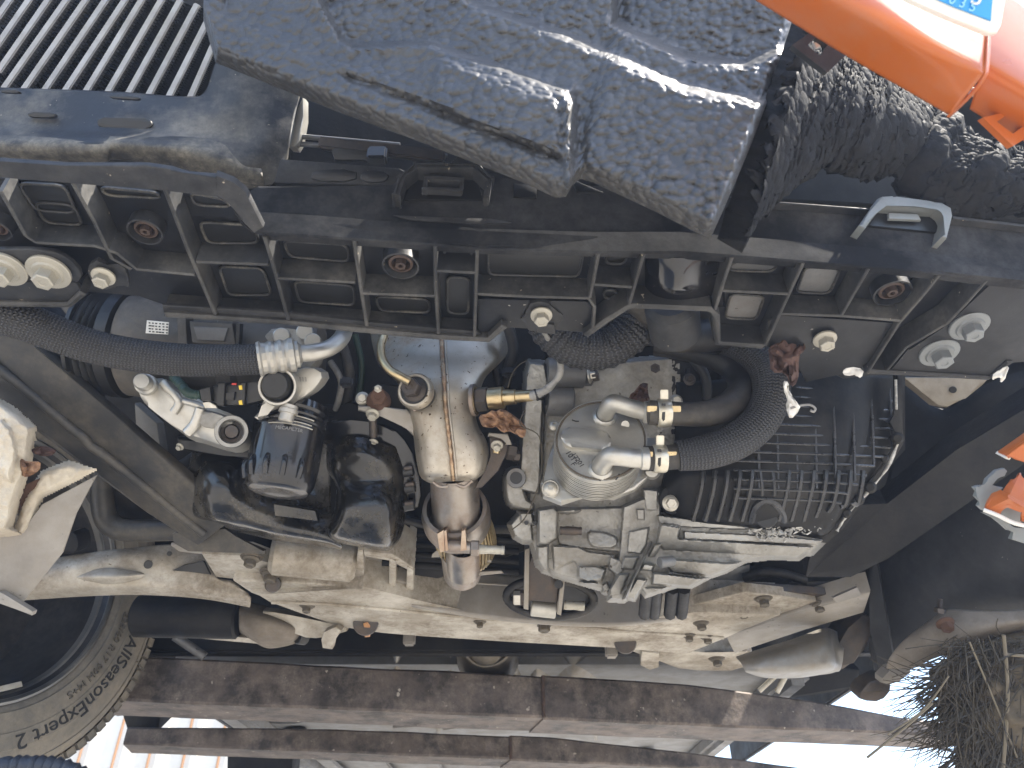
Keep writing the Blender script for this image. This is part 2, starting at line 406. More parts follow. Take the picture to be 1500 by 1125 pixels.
tyre_t = mk('tyre_lettering', (.012, .012, .012), .6, bump=.1)
rim_m = mk('dark_wheel', (.02, .02, .022), .4, .4, dust=(.16, .14, .11), damt=.3, bump=.1)
rim_e = mk('rim_edge', (.16, .16, .155), .35, .8, dust=DUST, damt=.4, bump=.1)
floor_m = mk('underbody_grey', (.22, .225, .23), .55, .1, var=(.14, .14, .14), dust=(.2, .17, .12), damt=.4, bump=.1)
shield_m = mk('heat_shield_aluminium', (.26, .255, .24), .5, .8, var=(.18, .17, .15), dust=(.25, .18, .1), damt=.4, bump=.3, bs=120)
hose_b = braid('braided_hose', (.010, .010, .011), (.085, .085, .088), .5)
green_c = mk('green_conduit', (.012, .035, .025), .5, bump=0)
yellow_m = mk('yellow_clip', (.7, .5, .05), .5, bump=0)
grass_m = mk('dried_grass', (.066, .054, .037), .9, var=(.035, .03, .022), vs_=40, bump=.2)
mud_m = mk('grassy_mud', (.07, .055, .035), .95, var=(.12, .095, .06), vs_=60, bump=.8, bs=120)
wire_m = mk('grey_wire', (.28, .27, .25), .5, var=(.1, .1, .1), vs_=80, bump=.1)
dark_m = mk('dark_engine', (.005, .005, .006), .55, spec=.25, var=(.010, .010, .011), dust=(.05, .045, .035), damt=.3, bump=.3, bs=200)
wall_m = mk('cream_sheet', (.72, .66, .54), .6, var=(.6, .52, .4), vs_=3, bump=.05)
wall_s = mk('ochre_seam', (.45, .24, .10), .7, bump=.1)
ground_m = mk('sandy_concrete', (.36, .335, .295), .9, var=(.27, .255, .225), vs_=1.5, bump=.4, bs=60)
gasket = mk('gasket_black', (.01, .01, .01), .4, bump=.1)
gold = mk('copper_tape', (.5, .26, .12), .5, .3, bump=.3)
# ------------------------------------------------------------------ the setting
bm = bmesh.new()
bmesh.ops.create_grid(bm, x_segments=60, y_segments=60, size=60)
for v in bm.verts: v.co.z = 0.01 * noise.noise(v.co * .4)
tag(emit('ground', bm, None, ground_m), 'sandy concrete yard lying under the lifted car', kind='structure')
# sheet metal shed far behind the car, seen below the sill
shed = tag(empty('shed_wall', (-3.4, 6.0, 0)), 'cream ribbed metal shed wall far behind the car', 'wall')
for i in range(26):
    x0 = -6.6 + i * .25
    bm = bmesh.new()
    add_box(bm, Vector((x0 + .125, 6.0, 1.9)), X, Y, Z, .244, .02, 3.8, .004)
    add_box(bm, Vector((x0 + .07, 5.985, 1.9)), X, Y, Z, .05, .012, 3.8, .004)
    emit('panel', bm, shed, wall_m)
    box('seam', shed, wall_s, Vector((x0 + .25, 5.988, 1.9)), .016, .02, 3.8, .003)

# ------------------------------------------------------------------ the car
car = tag(empty('damaged_car', (0, 1.3, CAMP.z + .4)), 'orange car lifted on steel forks, front end stripped open to show engine and subframe', 'car')
cz = CAMP.z
def P2(l): return l
# shell above and around the bay: closes the engine bay and shades it
bm = bmesh.new()
add_box(bm, Vector((0, 2.3, cz + 1.02)), X, Y, Z, 1.72, 3.2, .04, .01)
add_box(bm, Vector((0, 1.42, cz + .70)), X, Y, Z, 1.5, .03, .62, .005)
add_box(bm, Vector((-.90, 2.0, cz + .75)), X, Y, Z, .02, 2.8, .52, .005)
add_box(bm, Vector((.90, 2.0, cz + .75)), X, Y, Z, .02, 2.8, .52, .005)
add_box(bm, Vector((0, .73, cz + .98)), X, Y, Z, 1.7, .46, .03, .005)
emit('body_shell', bm, car, dark_m)
# underbody between and behind the forks
fl = slab('floor_pan', car, floor_m, [Vector((-.70, 1.62, cz + .425)), Vector((.60, 1.62, cz + .425)), Vector((.60, 3.7, cz + .425)), Vector((-.70, 3.7, cz + .425))], .02, Z, .004)
for sx, w in ((-.68, .06), (.585, .05)):
    box('sill', car, floor_m, Vector((sx, 2.66, cz + .41)), w, 2.1, .05, .012)
for q in ((420, 1056, 60, 9), (505, 1046, 24, 14), (565, 1052, 28, 14), (612, 1052, 22, 12), (880, 1058, 22, 9), (825, 1062, 26, 10), (940, 1062, 24, 10), (1000, 1070, 24, 10), (430, 1072, 40, 8)):
    a = [H(q[0] - q[2] / 2, q[1] + q[3] / 2, .416), H(q[0] + q[2] / 2 - 6, q[1] + q[3] / 2, .416), H(q[0] + q[2] / 2 + 2, q[1] - q[3] / 2, .416), H(q[0] - q[2] / 2 + 8, q[1] - q[3] / 2, .416)]
    slab('floor_plug' if q[2] > 30 else 'floor_rib', car, floor_m if q[2] < 30 else dark_m, a, .006, Z, .002, ch=2 if q[2] > 30 else 0)
for q in ((610, 1062, 100, 6), (700, 1062, 150, 12)):
    tube('brake_line', car, grey_s, [H(q[0] + t * q[2] / 3, q[1] + (q[3] if t % 2 else 0) * .4, .40) for t in range(-1, 3)], .005)
tun = patch('tunnel_shield', car, shield_m, [[H(x, y, .425 + hh) for x, hh in ((640, -.004), (690, .03), (760, .05), (830, .03), (875, -.004))] for y in (1022, 1040, 1062, 1085)], 5, 4, .003)
bm = bmesh.new()
for i in range(8):
    x = -.6 + i * .17
    add_box(bm, Vector((x, 2.9, cz + .41)), X, Y, Z, .05, .7, .012, .004)
tag(emit('floor_bead', bm, car, floor_m), kind='stuff')

# --- bolster: ribbed plastic panel across the front, seen from below
HB, HT = .45, .474
base_px = [(-60, 240), (0, 262), (240, 278), (330, 290), (372, 345), (520, 355), (700, 366), (870, 372), (1000, 372), (1120, 381), (1275, 394), (1380, 404), (1500, 417), (1620, 425), (1620, 520), (1480, 528), (1450, 552), (1290, 548), (1235, 555), (1130, 505), (1045, 500), (1036, 452), (925, 445), (862, 480), (735, 470), (715, 495), (540, 480), (240, 447), (205, 433), (118, 425), (100, 440), (-60, 436)]
bol = slab('bolster_panel', car, plastic, hpts(base_px, HT), .004, Z, .001)
tag(bol, 'black plastic ribbed front crossmember panel, scuffed and dusty')
ribs = [
    [(0, 281), (37, 347), (52, 357), (140, 362), (170, 372), (200, 396), (285, 404)],
    [(105, 268), (137, 325), (163, 380), (192, 396)],
    [(240, 276), (277, 373), (315, 462)],
    [(340, 300), (356, 330), (372, 342), (440, 346), (520, 352), (637, 360), (700, 366), (870, 371), (1000, 371), (1120, 380), (1275, 393), (1380, 403), (1500, 416)],
    [(387, 348), (405, 408), (422, 470)], [(518, 353), (528, 420), (537, 479)], [(637, 361), (638, 420), (642, 490)], [(699, 366), (697, 430), (695, 494)],
    [(287, 385), (340, 387), (393, 389)], [(404, 409), (520, 415)], [(530, 431), (637, 435)], [(637, 398), (698, 401)], [(699, 432), (780, 436), (862, 438), (871, 452), (868, 490)],
    [(877, 372), (870, 410), (864, 438)], [(870, 418), (926, 422)], [(943, 373), (932, 412), (922, 447)], [(1073, 377), (1060, 415), (1048, 455)], [(1058, 427), (1156, 432)],
    [(1177, 386), (1150, 445), (1121, 508)], [(1273, 394), (1252, 430), (1233, 463)], [(1143, 461), (1233, 464), (1321, 471)], [(1377, 404), (1346, 442), (1318, 474), (1272, 546)], [(1447, 411), (1415, 447), (1388, 475), (1328, 510), (1296, 548)]]
for i, r in enumerate(ribs): ribbon('rib', bol, matt_p if i == 3 else worn_p, r, HB, HT - .0005, .0032)
# rear rim of the panel
for r in ([(240, 463), (420, 475), (560, 489), (642, 496), (716, 500), (739, 480)], [(858, 494), (890, 471), (924, 450), (1040, 455), (1050, 466), (1052, 505), (1120, 510)], [(-40, 447), (100, 449), (121, 431)], [(1270, 546), (1370, 551), (1450, 556), (1480, 531)]):
    ribbon('rim', bol, worn_p, r, HB - .001, HT - .0008, .0065)
# second tier flange under the left half
slab('flange', bol, plastic_d, hpts([(238, 447), (420, 459), (560, 474), (700, 486), (716, 499), (640, 495), (420, 474), (240, 463)], HB + .004), .003, Z, .001)
slab('flange', bol, plastic_d, hpts([(-40, 412), (110, 414), (122, 430), (100, 449), (-40, 446)], HB + .003), .004, Z, .002)
slab('flange', bol, plastic, hpts([(700, 438), (860, 442), (872, 455), (868, 488), (735, 478), (700, 492)], HB + .008), .003, Z, .001)
slab('flange', bol, plastic, hpts([(1125, 470), (1145, 462), (1318, 474), (1290, 520), (1250, 545), (1180, 560), (1160, 515), (1122, 508)], HB + .006), .003, Z, .001)
slab('flange', bol, plastic, hpts([(1330, 512), (1390, 477), (1450, 414), (1620, 425), (1620, 520), (1482, 530), (1452, 555), (1300, 549)], HB + .002), .004, Z, .002)
# rims and floors of the cells
def cell(q, h=HT - .003, rise=.004, m=plastic, rr=.0013):
    loop = rpoly(hpts(q, h), .007)
    bm = bmesh.new(); add_tube(bm, loop + [loop[0]], rr, 6, 1, False)
    emit('cell_frame', bm, bol, worn_e)
    slab('cell_floor', bol, m, [p + Vector((0, 0, .001)) for p in loop], .002, Z, 0)
cells = [[(26, 268), (95, 272), (112, 312), (52, 308)], [(50, 296), (108, 300), (122, 330), (66, 326)], [(146, 274), (230, 282), (236, 290), (156, 286)], [(277, 282), (330, 292), (338, 303), (285, 300)], [(291, 325), (372, 330), (380, 356), (304, 356)],
         [(414, 352), (508, 358), (512, 383), (424, 376)], [(320, 390), (385, 393), (398, 432), (334, 432)], [(430, 412), (518, 418), (520, 447), (438, 442)], [(549, 434), (628, 438), (630, 458), (556, 455)], [(655, 405), (688, 407), (686, 460), (655, 458)], [(650, 363), (692, 366), (690, 390), (652, 390)],
         [(715, 364), (855, 369), (848, 405), (715, 402)], [(711, 437), (729, 438), (727, 455), (710, 453)], [(888, 370), (920, 372), (914, 387), (886, 386)], [(1075, 383), (1140, 388), (1130, 398), (1066, 396)], [(1070, 430), (1120, 434), (1108, 468), (1062, 466)], [(1180, 391), (1232, 394), (1215, 430), (1166, 428)], [(885, 424), (905, 426), (900, 438), (884, 436)]]
for i, q in enumerate(cells): cell(q, m=(alu_g if i in (14, 15, 16) else gasket))
# bulged round pocket
pk = patch('round_pocket', bol, gloss, [[H(x, y, HT - .002 - b * k) for x, k in ((945, 0), (962, .6), (992, 1), (1025, .6), (1062, 0))] for y, b in ((376, .012), (400, .020), (425, .022), (440, .014), (450, .002))], 6, 6, .002)
# round openings with a rusty captive nut
for (x, y, rx) in ((217, 328, 25), (588, 378, 27), (1303, 418, 27), (2, 326, 20)):
    c = H(x, y, HT - .002); r = PX(rx, depth(c))
    lathe('ring', bol, plastic_d, c + Z * .004, c - Z * .010, [(0, r * .86), (.1, r), (1, r), (1.02, r * .9), (.2, r * .82), (0, r * .8)], 36)
    lathe('hole_floor', bol, gasket, c + Z * .004, c, [(0, 0), (0, r * .9), (1, r * .84), (1, 0)], 30)
    bm = bmesh.new()
    add_lathe(bm, c, c - Z * .007, [(0, r * .70), (1, r * .66), (1.1, r * .52), (.4, r * .44), (.2, r * .44)], 30)
    add_lathe(bm, c, c - Z * .010, [(0, r * .34), (1, r * .30), (1, r * .14), (.2, r * .12), (.2, 0)], 6)
    emit('captive_nut', bm, bol, mk('rusty_nut', (.085, .055, .042), .7, .3, var=(.035, .026, .022), vs_=60, bump=.4) if 'rusty_nut' not in MT else MT['rusty_nut'])
def underbolt(x, y, rx, kind, m=steel, h=HB + .002, plate=True, tilt=Vector((0, -.1, -1))):
    c = H(x, y, h); r = PX(rx, depth(c))
    bolt(bol, m, c, tilt, r, kind)
zinc = mk('pale_zinc', (.46, .44, .38), .5, .55, var=(.30, .28, .23), vs_=60, dust=(.24, .2, .13), damt=.4, ds_=50, bump=.1)
underbolt(72, 397, 31, 'wide', zinc); underbolt(8, 393, 31, 'wide', zinc); underbolt(152, 404, 17, 'flange', zinc, .452); underbolt(793, 461, 16, 'flange', zinc); underbolt(1208, 496, 17, 'flange', zinc)
underbolt(1419, 476, 28, 'wide', MT.get('dull_zinc') or mk('dull_zinc', (.24, .255, .26), .55, .5, var=(.15, .16, .16), vs_=60, bump=.1)); underbolt(1375, 515, 28, 'wide', MT['dull_zinc'])
# chewed plastic around the two small bolts
def chew(x, y, r0, n=15, seed=1):
    rg = random.Random(seed); c = H(x, y, HB + .006); r = PX(r0, depth(c))
    l = [c + Vector((math.cos(a), math.sin(a), 0)) * r * rg.uniform(.72, 1.18) + Z * rg.uniform(-.002, .002) for a in (2 * math.pi * k / n for k in range(n))]
    slab('torn_edge', bol, plastic_d, l, .004, Z, .001)
chew(160, 404, 30, seed=3); chew(793, 463, 32, seed=5); chew(1212, 498, 30, seed=8)
slab('mount_plate', bol, plastic_d, chaikin(hpts([(-30, 366), (70, 366), (100, 378), (122, 402), (112, 418), (-30, 412)], HB + .004), 1), .004, Z, .002)
slab('tab', bol, plastic_d, hpts([(785, 474), (812, 476), (814, 490), (786, 488)], HB + .004), .003, Z, .001)
# --- front fascia strip above the lip
A_, B_ = H(355, 352, HB), H(1500, 416, HB)
fn = (B_ - A_).cross(Vector((0, -.15, 1))).normalized()
def F_(x, y, off=0): return ON(x, y, A_ - fn * 0 + (fn if fn.y < 0 else -fn) * off, fn)
fas = slab('fascia_strip', car, matt_p, [F_(*q) for q in [(352, 286), (378, 272), (575, 274), (601, 252), (700, 252), (722, 262), (1090, 292), (1275, 306), (1390, 316), (1640, 345), (1640, 424), (1500, 410), (1280, 386), (1000, 366), (700, 358), (520, 346), (400, 338), (376, 332)]], .006, None, .002)
tag(fas, 'black plastic fascia strip above the ribbed panel')
def fbox(name, m, q, th, off, bev=.0015, ch=0): return slab(name, fas, m, [F_(x, y, off) for x, y in q], th, None, bev, ch)
fbox('lip', matt_p, [(376, 322), (520, 329), (700, 338), (1000, 352), (1280, 372), (1500, 396), (1640, 410), (1640, 424), (1500, 411), (1280, 387), (1000, 367), (700, 359), (520, 347), (380, 338)], .012, .007, .003)
fbox('lip', plastic_d, [(1090, 291), (1275, 305), (1278, 308), (1090, 295)], .016, .008, .001)
fbox('lip', plastic_d, [(1396, 316), (1640, 344), (1640, 348), (1396, 320)], .016, .008, .001)
# clip brackets
def loopbracket(name, m, outer, t, depth_, off):
    bm = bmesh.new()
    line = [F_(x, y, off) for x, y in outer]
    for a, b in zip(line[:-1], line[1:]):
        d = (b - a).normalized(); n = d.cross(fn).normalized()
        add_box(bm, (a + b) / 2, d, n, fn, (b - a).length + t * .6, t, depth_, t * .25)
    return emit(name, bm, fas, m)
loopbracket('clip_bracket', plastic_d, [(582, 292), (590, 268), (610, 252), (695, 252), (716, 270), (712, 294)], .005, .014, .01)
fbox('clip_recess', gasket, [(592, 292), (604, 262), (700, 262), (708, 292)], .004, .0025)
loopbracket('clip_slot', plastic_d, [(624, 265), (677, 268), (675, 282), (622, 279), (624, 265)], .003, .008, .012)
dull = mk('dull_grey_plastic', (.19, .21, .21), .5, var=(.12, .135, .14), vs_=20, dust=DUST, damt=.2, bump=.05)
slab('clip_bracket', fas, dull, [F_(x, y, .016) for x, y in [(1258, 330), (1272, 312), (1286, 290), (1292, 287), (1308, 286), (1312, 291), (1360, 294), (1380, 296), (1394, 304), (1396, 316), (1388, 348), (1380, 346), (1386, 318), (1382, 310), (1374, 304), (1340, 302), (1296, 298), (1284, 312), (1268, 334)]], .02, None, .003)
fbox('clip_recess', gasket, [(1272, 330), (1292, 298), (1378, 304), (1374, 340)], .004, .003)
fbox('clip_slot', dull, [(1302, 311), (1345, 313), (1350, 322), (1302, 320)], .003, .009)
for q in ([(752, 268), (786, 272), (786, 290), (752, 288)], [(838, 262), (885, 282), (845, 282)]): fbox('slot', gasket, q, .002, .0015, .0005)
fbox('scuff', plastic_d, [(575, 315), (640, 318), (720, 320), (750, 326), (700, 328), (600, 322)], .001, .0012, .0004)

# --- radiator, shroud
rad = slab('radiator', car, dark_m, pts([(-120, -60), (300, -60), (330, 60), (285, 142), (-120, 136)], .80), .05, None, .002)
tag(rad, 'radiator core with bright flat tubes and dark fins')
bars = [((0, 97), (83, -4)), ((7, 123), (110, -4)), ((35, 126), (138, -4)), ((65, 128), (168, -6)), ((95, 129), (196, -6)), ((125, 131), (213, 4)), ((157, 132), (238, 10)), ((187, 134), (263, 15)), ((217, 136), (287, 22)), ((247, 138), (304, 42)), ((278, 140), (313, 76)), ((-30, 100), (55, -4)), ((-58, 100), (27, -4))]
tube_m = mk('flat_tube_aluminium', (.34, .345, .35), .45, .6, var=(.2, .2, .2), vs_=30, dust=(.3, .26, .18), damt=.3, bump=.1)
for (a, b) in bars:
    p, q = P(a[0], a[1] + 10, .79), P(b[0] + 4, b[1] - 14, .79)
    d = (q - p).normalized()
    box('flat_tube', rad, tube_m, (p + q) / 2, (q - p).length, PX(10, .79), .008, .001, d, FW.cross(d), FW)
    bm = bmesh.new(); n = 70; sdv = FW.cross(d) * (1 if FW.cross(d).x > 0 else -1)
    w0, w1 = PX(4, .79), PX(24, .79)
    pr = None
    for k in range(n + 1):
        c = p.lerp(q, k / n) + sdv * (w0 if k % 2 else w1) - FW * .003
        cur = [bm.verts.new(c), bm.verts.new(c + FW * .02)]
        if pr: bm.faces.new((pr[0], pr[1], cur[1], cur[0]))
        pr = cur
    tag(emit('fin_strip', bm, rad, dark_m, smooth=False), kind='stuff')
duct_m = mk('dusty_duct', (.014, .0145, .016), .45, spec=.4, var=(.03, .03, .031), vs_=7, dust=(.34, .31, .25), damt=.55, ds_=5, dth=.5, bump=.2, bs=200, spots=(.35, .3, .22), ss=190, sth=.72)
shr = patch('air_duct', car, duct_m, [pts(r) for r in (
    [(-60, 126, .765), (60, 130, .765), (170, 134, .765), (270, 141, .765), (300, 134, .77), (318, 88, .775), (345, 70, .78), (445, 110, .78)],
    [(-60, 158, .752), (60, 162, .752), (170, 166, .752), (270, 170, .753), (320, 160, .758), (350, 140, .763), (385, 135, .77), (436, 150, .775)],
    [(-60, 186, .740), (60, 188, .740), (170, 190, .740), (250, 193, .741), (310, 195, .747), (360, 196, .752), (400, 185, .758), (430, 180, .768)],
    [(-60, 202, .722), (60, 205, .722), (170, 206, .722), (250, 210, .724), (310, 222, .731), (356, 236, .738), (394, 222, .75), (426, 200, .762)],
    [(-60, 216, .722), (60, 219, .721), (170, 218, .722), (250, 224, .724), (310, 238, .731), (352, 254, .738), (392, 246, .75), (424, 216, .762)],
    [(-60, 238, .742), (60, 242, .740), (170, 244, .742), (250, 256, .744), (310, 266, .747), (348, 276, .748), (398, 270, .752), (422, 232, .765)])], 6, 6, .004)
tag(shr, 'dusty black air duct moulding under the radiator')
fo_ = patch('scuffed_lit_fold', shr, fold_m, [pts(r) for r in (
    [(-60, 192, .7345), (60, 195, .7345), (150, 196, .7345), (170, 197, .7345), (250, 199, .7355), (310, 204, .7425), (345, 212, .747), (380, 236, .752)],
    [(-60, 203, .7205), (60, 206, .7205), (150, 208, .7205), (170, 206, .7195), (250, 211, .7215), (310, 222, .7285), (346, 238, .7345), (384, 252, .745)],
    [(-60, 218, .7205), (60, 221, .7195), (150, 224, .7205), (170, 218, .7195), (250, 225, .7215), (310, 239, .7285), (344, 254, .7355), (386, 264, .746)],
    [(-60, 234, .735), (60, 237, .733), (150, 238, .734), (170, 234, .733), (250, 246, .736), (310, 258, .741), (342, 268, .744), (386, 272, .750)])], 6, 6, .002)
for q in ([(142, 172), (222, 174), (222, 188), (142, 186)], [(160, 139), (205, 142), (203, 146), (160, 143)], [(40, 164), (82, 165), (80, 172), (40, 171)], [(0, 131), (28, 132), (28, 136), (0, 135)]):
    slab('slot', shr, gasket, rpoly(pts(q, .742), .006), .004, None, .001)
# long lip at the foot of the duct
slab('duct_lip', car, plastic_d, [H(*q, HB - .002) for q in [(-60, 232), (0, 236), (100, 243), (215, 243), (250, 248), (275, 256), (318, 259), (338, 274), (340, 292), (322, 289), (240, 279), (100, 268), (-60, 256)]], .004, Z, .0015)
slab('duct_lip', car, plastic_d, [H(*q, HB - .003) for q in [(316, 257), (342, 267), (360, 282), (386, 334), (372, 342), (352, 322), (338, 296), (318, 290)]], .006, Z, .002)
# condenser edge and bits beside the duct
slab('condenser_edge', car, alu_b, pts([(436, 158), (444, 140), (444, 170), (438, 205), (432, 215), (422, 214)], .78), .02, None, .002)
slab('condenser', car, dark_m, pts([(424, 120), (760, 150), (760, 300), (424, 300)], .86), .02, None, .002)
for k, (a, b) in enumerate((((440, 200), (586, 212)), ((440, 211), (655, 228)))):
    p, q = P(*a, .79), P(*b, .79)
    tube('fin_rail', car, alu_g, [p, q], .0028, 8, 1, ribs=(220, .35))
    d = (q - p).normalized()
box('condenser_pipe', car, steel_d, P(560, 220, .78), .13, .012, .012, .002, (P(660, 234, .78) - P(460, 212, .78)).normalized(), FW, UP)
box('pipe_clip', car, gasket, P(553, 228, .77), .02, .012, .018, .002)
slab('brace', car, plastic_d, pts([(410, 232), (500, 240), (585, 246), (600, 254), (575, 272), (400, 268)], .74), .01, None, .003)
for q in ([(456, 248), (522, 247), (522, 266), (456, 266)], [(528, 250), (560, 248), (572, 258), (560, 268), (528, 266)]): slab('brace_pocket', car, gasket, pts(q, .738), .004, None, .002, ch=1)
slab('sensor_bracket', car, gasket, pts([(660, 236), (678, 222), (700, 236), (708, 246), (690, 252), (664, 248)], .72), .02, None, .003)
slab('sensor_bracket', car, gasket, pts([(485, 220), (503, 203), (560, 214), (552, 234), (490, 234)], .775), .006, None, .002)
# ------------------------------------------------------------------ engine side
# dark mass of the engine behind everything
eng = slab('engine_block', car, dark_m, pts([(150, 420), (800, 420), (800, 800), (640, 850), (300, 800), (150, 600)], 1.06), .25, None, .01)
for i, y in enumerate((770, 785, 800, 815, 830)):
    tube('block_rib', eng, dark_m, pts([(560, y - 6), (760, y + 8)], 1.04), .005, 8, 1)
for y in (596, 612, 628, 645): tube('block_rib', eng, dark_m, pts([(450, y), (500, y + 3)], .99), .005, 8, 1)
# compressor with pulley
D = .90
comp_m = mk('grubby_casting', (.085, .08, .074), .55, .4, var=(.05, .047, .043), vs_=18, dust=(.2, .17, .13), damt=.4, bump=.3, bs=300)
ac = lathe('compressor', car, comp_m, P(188, 506, D), P(470, 520, D + .01), [(0, 0), (0, PX(62, D)), (.03, PX(74, D)), (.16, PX(76, D)), (.2, PX(72, D)), (.36, PX(72, D)), (.37, PX(68, D)), (.52, PX(68, D)), (.53, PX(72, D)), (.6, PX(72, D)), (.62, PX(62, D)), (.9, PX(60, D)), (1, PX(48, D)), (1, 0)], 44)
tag(ac, 'grey compressor body with a printed label')
pul = lathe('pulley', ac, gasket, P(128, 500, D), P(196, 506, D), [(0, 0), (0, PX(40, D)), (.05, PX(70, D)), (.1, PX(78, D)), (.18, PX(78, D)), (.2, PX(72, D)), (.3, PX(76, D)), (.36, PX(70, D)), (.44, PX(76, D)), (.5, PX(70, D)), (.58, PX(76, D)), (.64, PX(70, D)), (.72, PX(78, D)), (.95, PX(78, D)), (1, PX(60, D)), (1, 0)], 44)
slab('rib', ac, comp_m, pts([(276, 470), (340, 473), (346, 508), (280, 502)], .832), .02, None, .004)
slab('rib', ac, alu_g, pts([(282, 478), (334, 480), (328, 500), (288, 498)], .828), .01, None, .003)
slab('rib', ac, comp_m, pts([(258, 462), (272, 463), (274, 506), (260, 504)], .834), .02, None, .003)
slab('band', ac, gasket, pts([(346, 474), (352, 474), (350, 506), (344, 506)], .834), .01, None, .001)
lb = slab('label', ac, white_m, pts([(215, 469), (247, 472), (246, 490), (213, 488)], .829), .001, None, .0003)
for i in range(4):
    for j in range(6):
        x, y = 217 + j * 5 + random.random() * 1.5, 472 + i * 4.2 + j * .4
        w = random.uniform(2.2, 4)
        slab('print_line', lb, gasket, pts([(x, y), (x + w, y + .2), (x + w, y + 1.9), (x, y + 1.8)], .8285), .0003, None, 0)
slab('end_cover', ac, alu, pts([(388, 482), (420, 480), (462, 488), (470, 520), (440, 560), (400, 545), (384, 515)], .86), .03, None, .005, ch=1)
for q in ((412, 492), (446, 486), (458, 500)): rod('boss', ac, alu_b, P(*q, .855), P(q[0] + 3, q[1] + 3, .885), PX(12, .86))
# bracket arm
arm = slab('bracket_arm', car, alu_b, pts([(199, 568, .83), (206, 554, .83), (230, 552, .84), (262, 560, .85), (285, 578, .85), (298, 590, .845), (312, 597, .84), (340, 606, .835), (358, 618, .83), (364, 634, .828), (358, 648, .828), (342, 655, .828), (318, 650, .83), (290, 640, .83), (270, 636, .83), (246, 618, .83), (222, 600, .83), (205, 584, .83)]), .035, None, .006, ch=1)
tag(arm, 'bright cast aluminium bracket arm of the compressor')
slab('web', arm, alu, pts([(292, 600), (318, 606), (346, 618), (330, 628), (300, 628), (288, 620)], .822), .012, None, .004, ch=1)
tube('web', arm, alu_b, pts([(294, 598), (286, 620), (274, 634)], .826), .006, 10, 4)
tube('web', arm, alu_b, pts([(238, 560), (262, 586), (255, 604)], .832), .005, 10, 4)
tube('web', arm, alu_b, pts([(262, 586), (286, 592), (300, 598)], .834), .004, 10, 4)
lathe('eye', arm, alu, P(339, 632, .812), P(341, 634, .85), [(.1, PX(16, .82)), (0, PX(18, .82)), (0, PX(23, .82)), (.1, PX(24, .82)), (1, PX(24, .82))], 30)
lathe('eye_bolt', arm, steel_d, P(339, 632, .815), P(341, 634, .85), [(.05, 0), (.05, PX(9, .82)), (.12, PX(11, .82)), (.3, PX(11, .82)), (.3, PX(16, .82)), (.9, PX(16, .82))], 30)
lathe('stud_boss', arm, alu_b, P(207, 558, .80), P(218, 566, .84), [(0, 0), (0, PX(10, .82)), (.1, PX(12, .82)), (.45, PX(12, .82)), (.5, PX(15, .82)), (1, PX(16, .82))], 24)
# valve port, plug and connector
port = lathe('valve_port', car, alu_b, P(406, 566, .79), P(424, 570, .86), [(.05, PX(22, .8)), (0, PX(24, .8)), (0, PX(27, .8)), (.1, PX(29, .8)), (.55, PX(29, .8)), (1, PX(32, .85))], 36)
slab('port_arm', port, alu_b, pts([(420, 545), (455, 535), (476, 548), (462, 570), (440, 584), (424, 590)], .815), .03, None, .005, ch=1)
slab('lug', port, alu_b, pts([(371, 611), (388, 596), (384, 588), (392, 584), (404, 590), (410, 596), (390, 604), (378, 616)], .80), .012, None, .003)
lathe('lug_bolt', port, alu_b, P(418, 618, .795), P(425, 594, .80), [(0, 0), (0, PX(9, .8)), (.08, PX(11, .8)), (.5, PX(11, .8)), (.52, PX(14, .8)), (.75, PX(14, .8)), (.8, PX(12, .8)), (1, PX(12, .8))], 12)
for i, s in enumerate((0, 4, 8)): slab('cast_mark', port, alu, pts([(438 + s, 552 + s * .1), (440 + s, 552), (441 + s, 559), (439 + s, 559)], .8135), .001, None, 0)
lathe('plug', port, gasket, P(402, 564, .785), P(418, 568, .83), [(0, 0), (0, PX(18, .8)), (.12, PX(22, .8)), (1, PX(22, .8))], 30)
con = slab('connector', car, gasket, pts([(309, 566), (322, 562), (356, 562), (368, 560), (392, 556), (408, 562), (410, 576), (390, 586), (356, 594), (322, 594), (310, 588)], .80), .022, None, .004)
for q in ([(318, 560), (330, 560), (328, 596), (316, 594)], [(352, 560), (360, 560), (358, 594), (350, 594)], [(290, 570), (308, 566), (310, 588), (294, 588)]): slab('collar', con, gasket, pts(q, .794), .026, None, .004)
for y in (568, 590): slab('yellow_clip', con, yellow_m, pts([(349, y - 3), (354, y - 4), (355, y + 3), (350, y + 3)], .793), .004, None, .001)
slab('red_mark', con, mk('red_print', (.5, .04, .03), .5, bump=0), pts([(339, 561), (346, 561), (346, 564), (339, 564)], .797), .002, None, .0005)
slab('latch', con, gasket, pts([(330, 576), (344, 574), (342, 586), (330, 586)], .796), .004, None, .001)
slab('bright_tab', con, steel, pts([(296, 590), (306, 588), (316, 594), (318, 598), (300, 598)], .80), .003, None, .001)
tube('conduit', con, green_c, pts([(254, 552, .83), (264, 562, .82), (274, 574, .81), (284, 578, .80), (296, 578, .80)]), PX(6.5, .81), 12, 10, ribs=(320, .14))
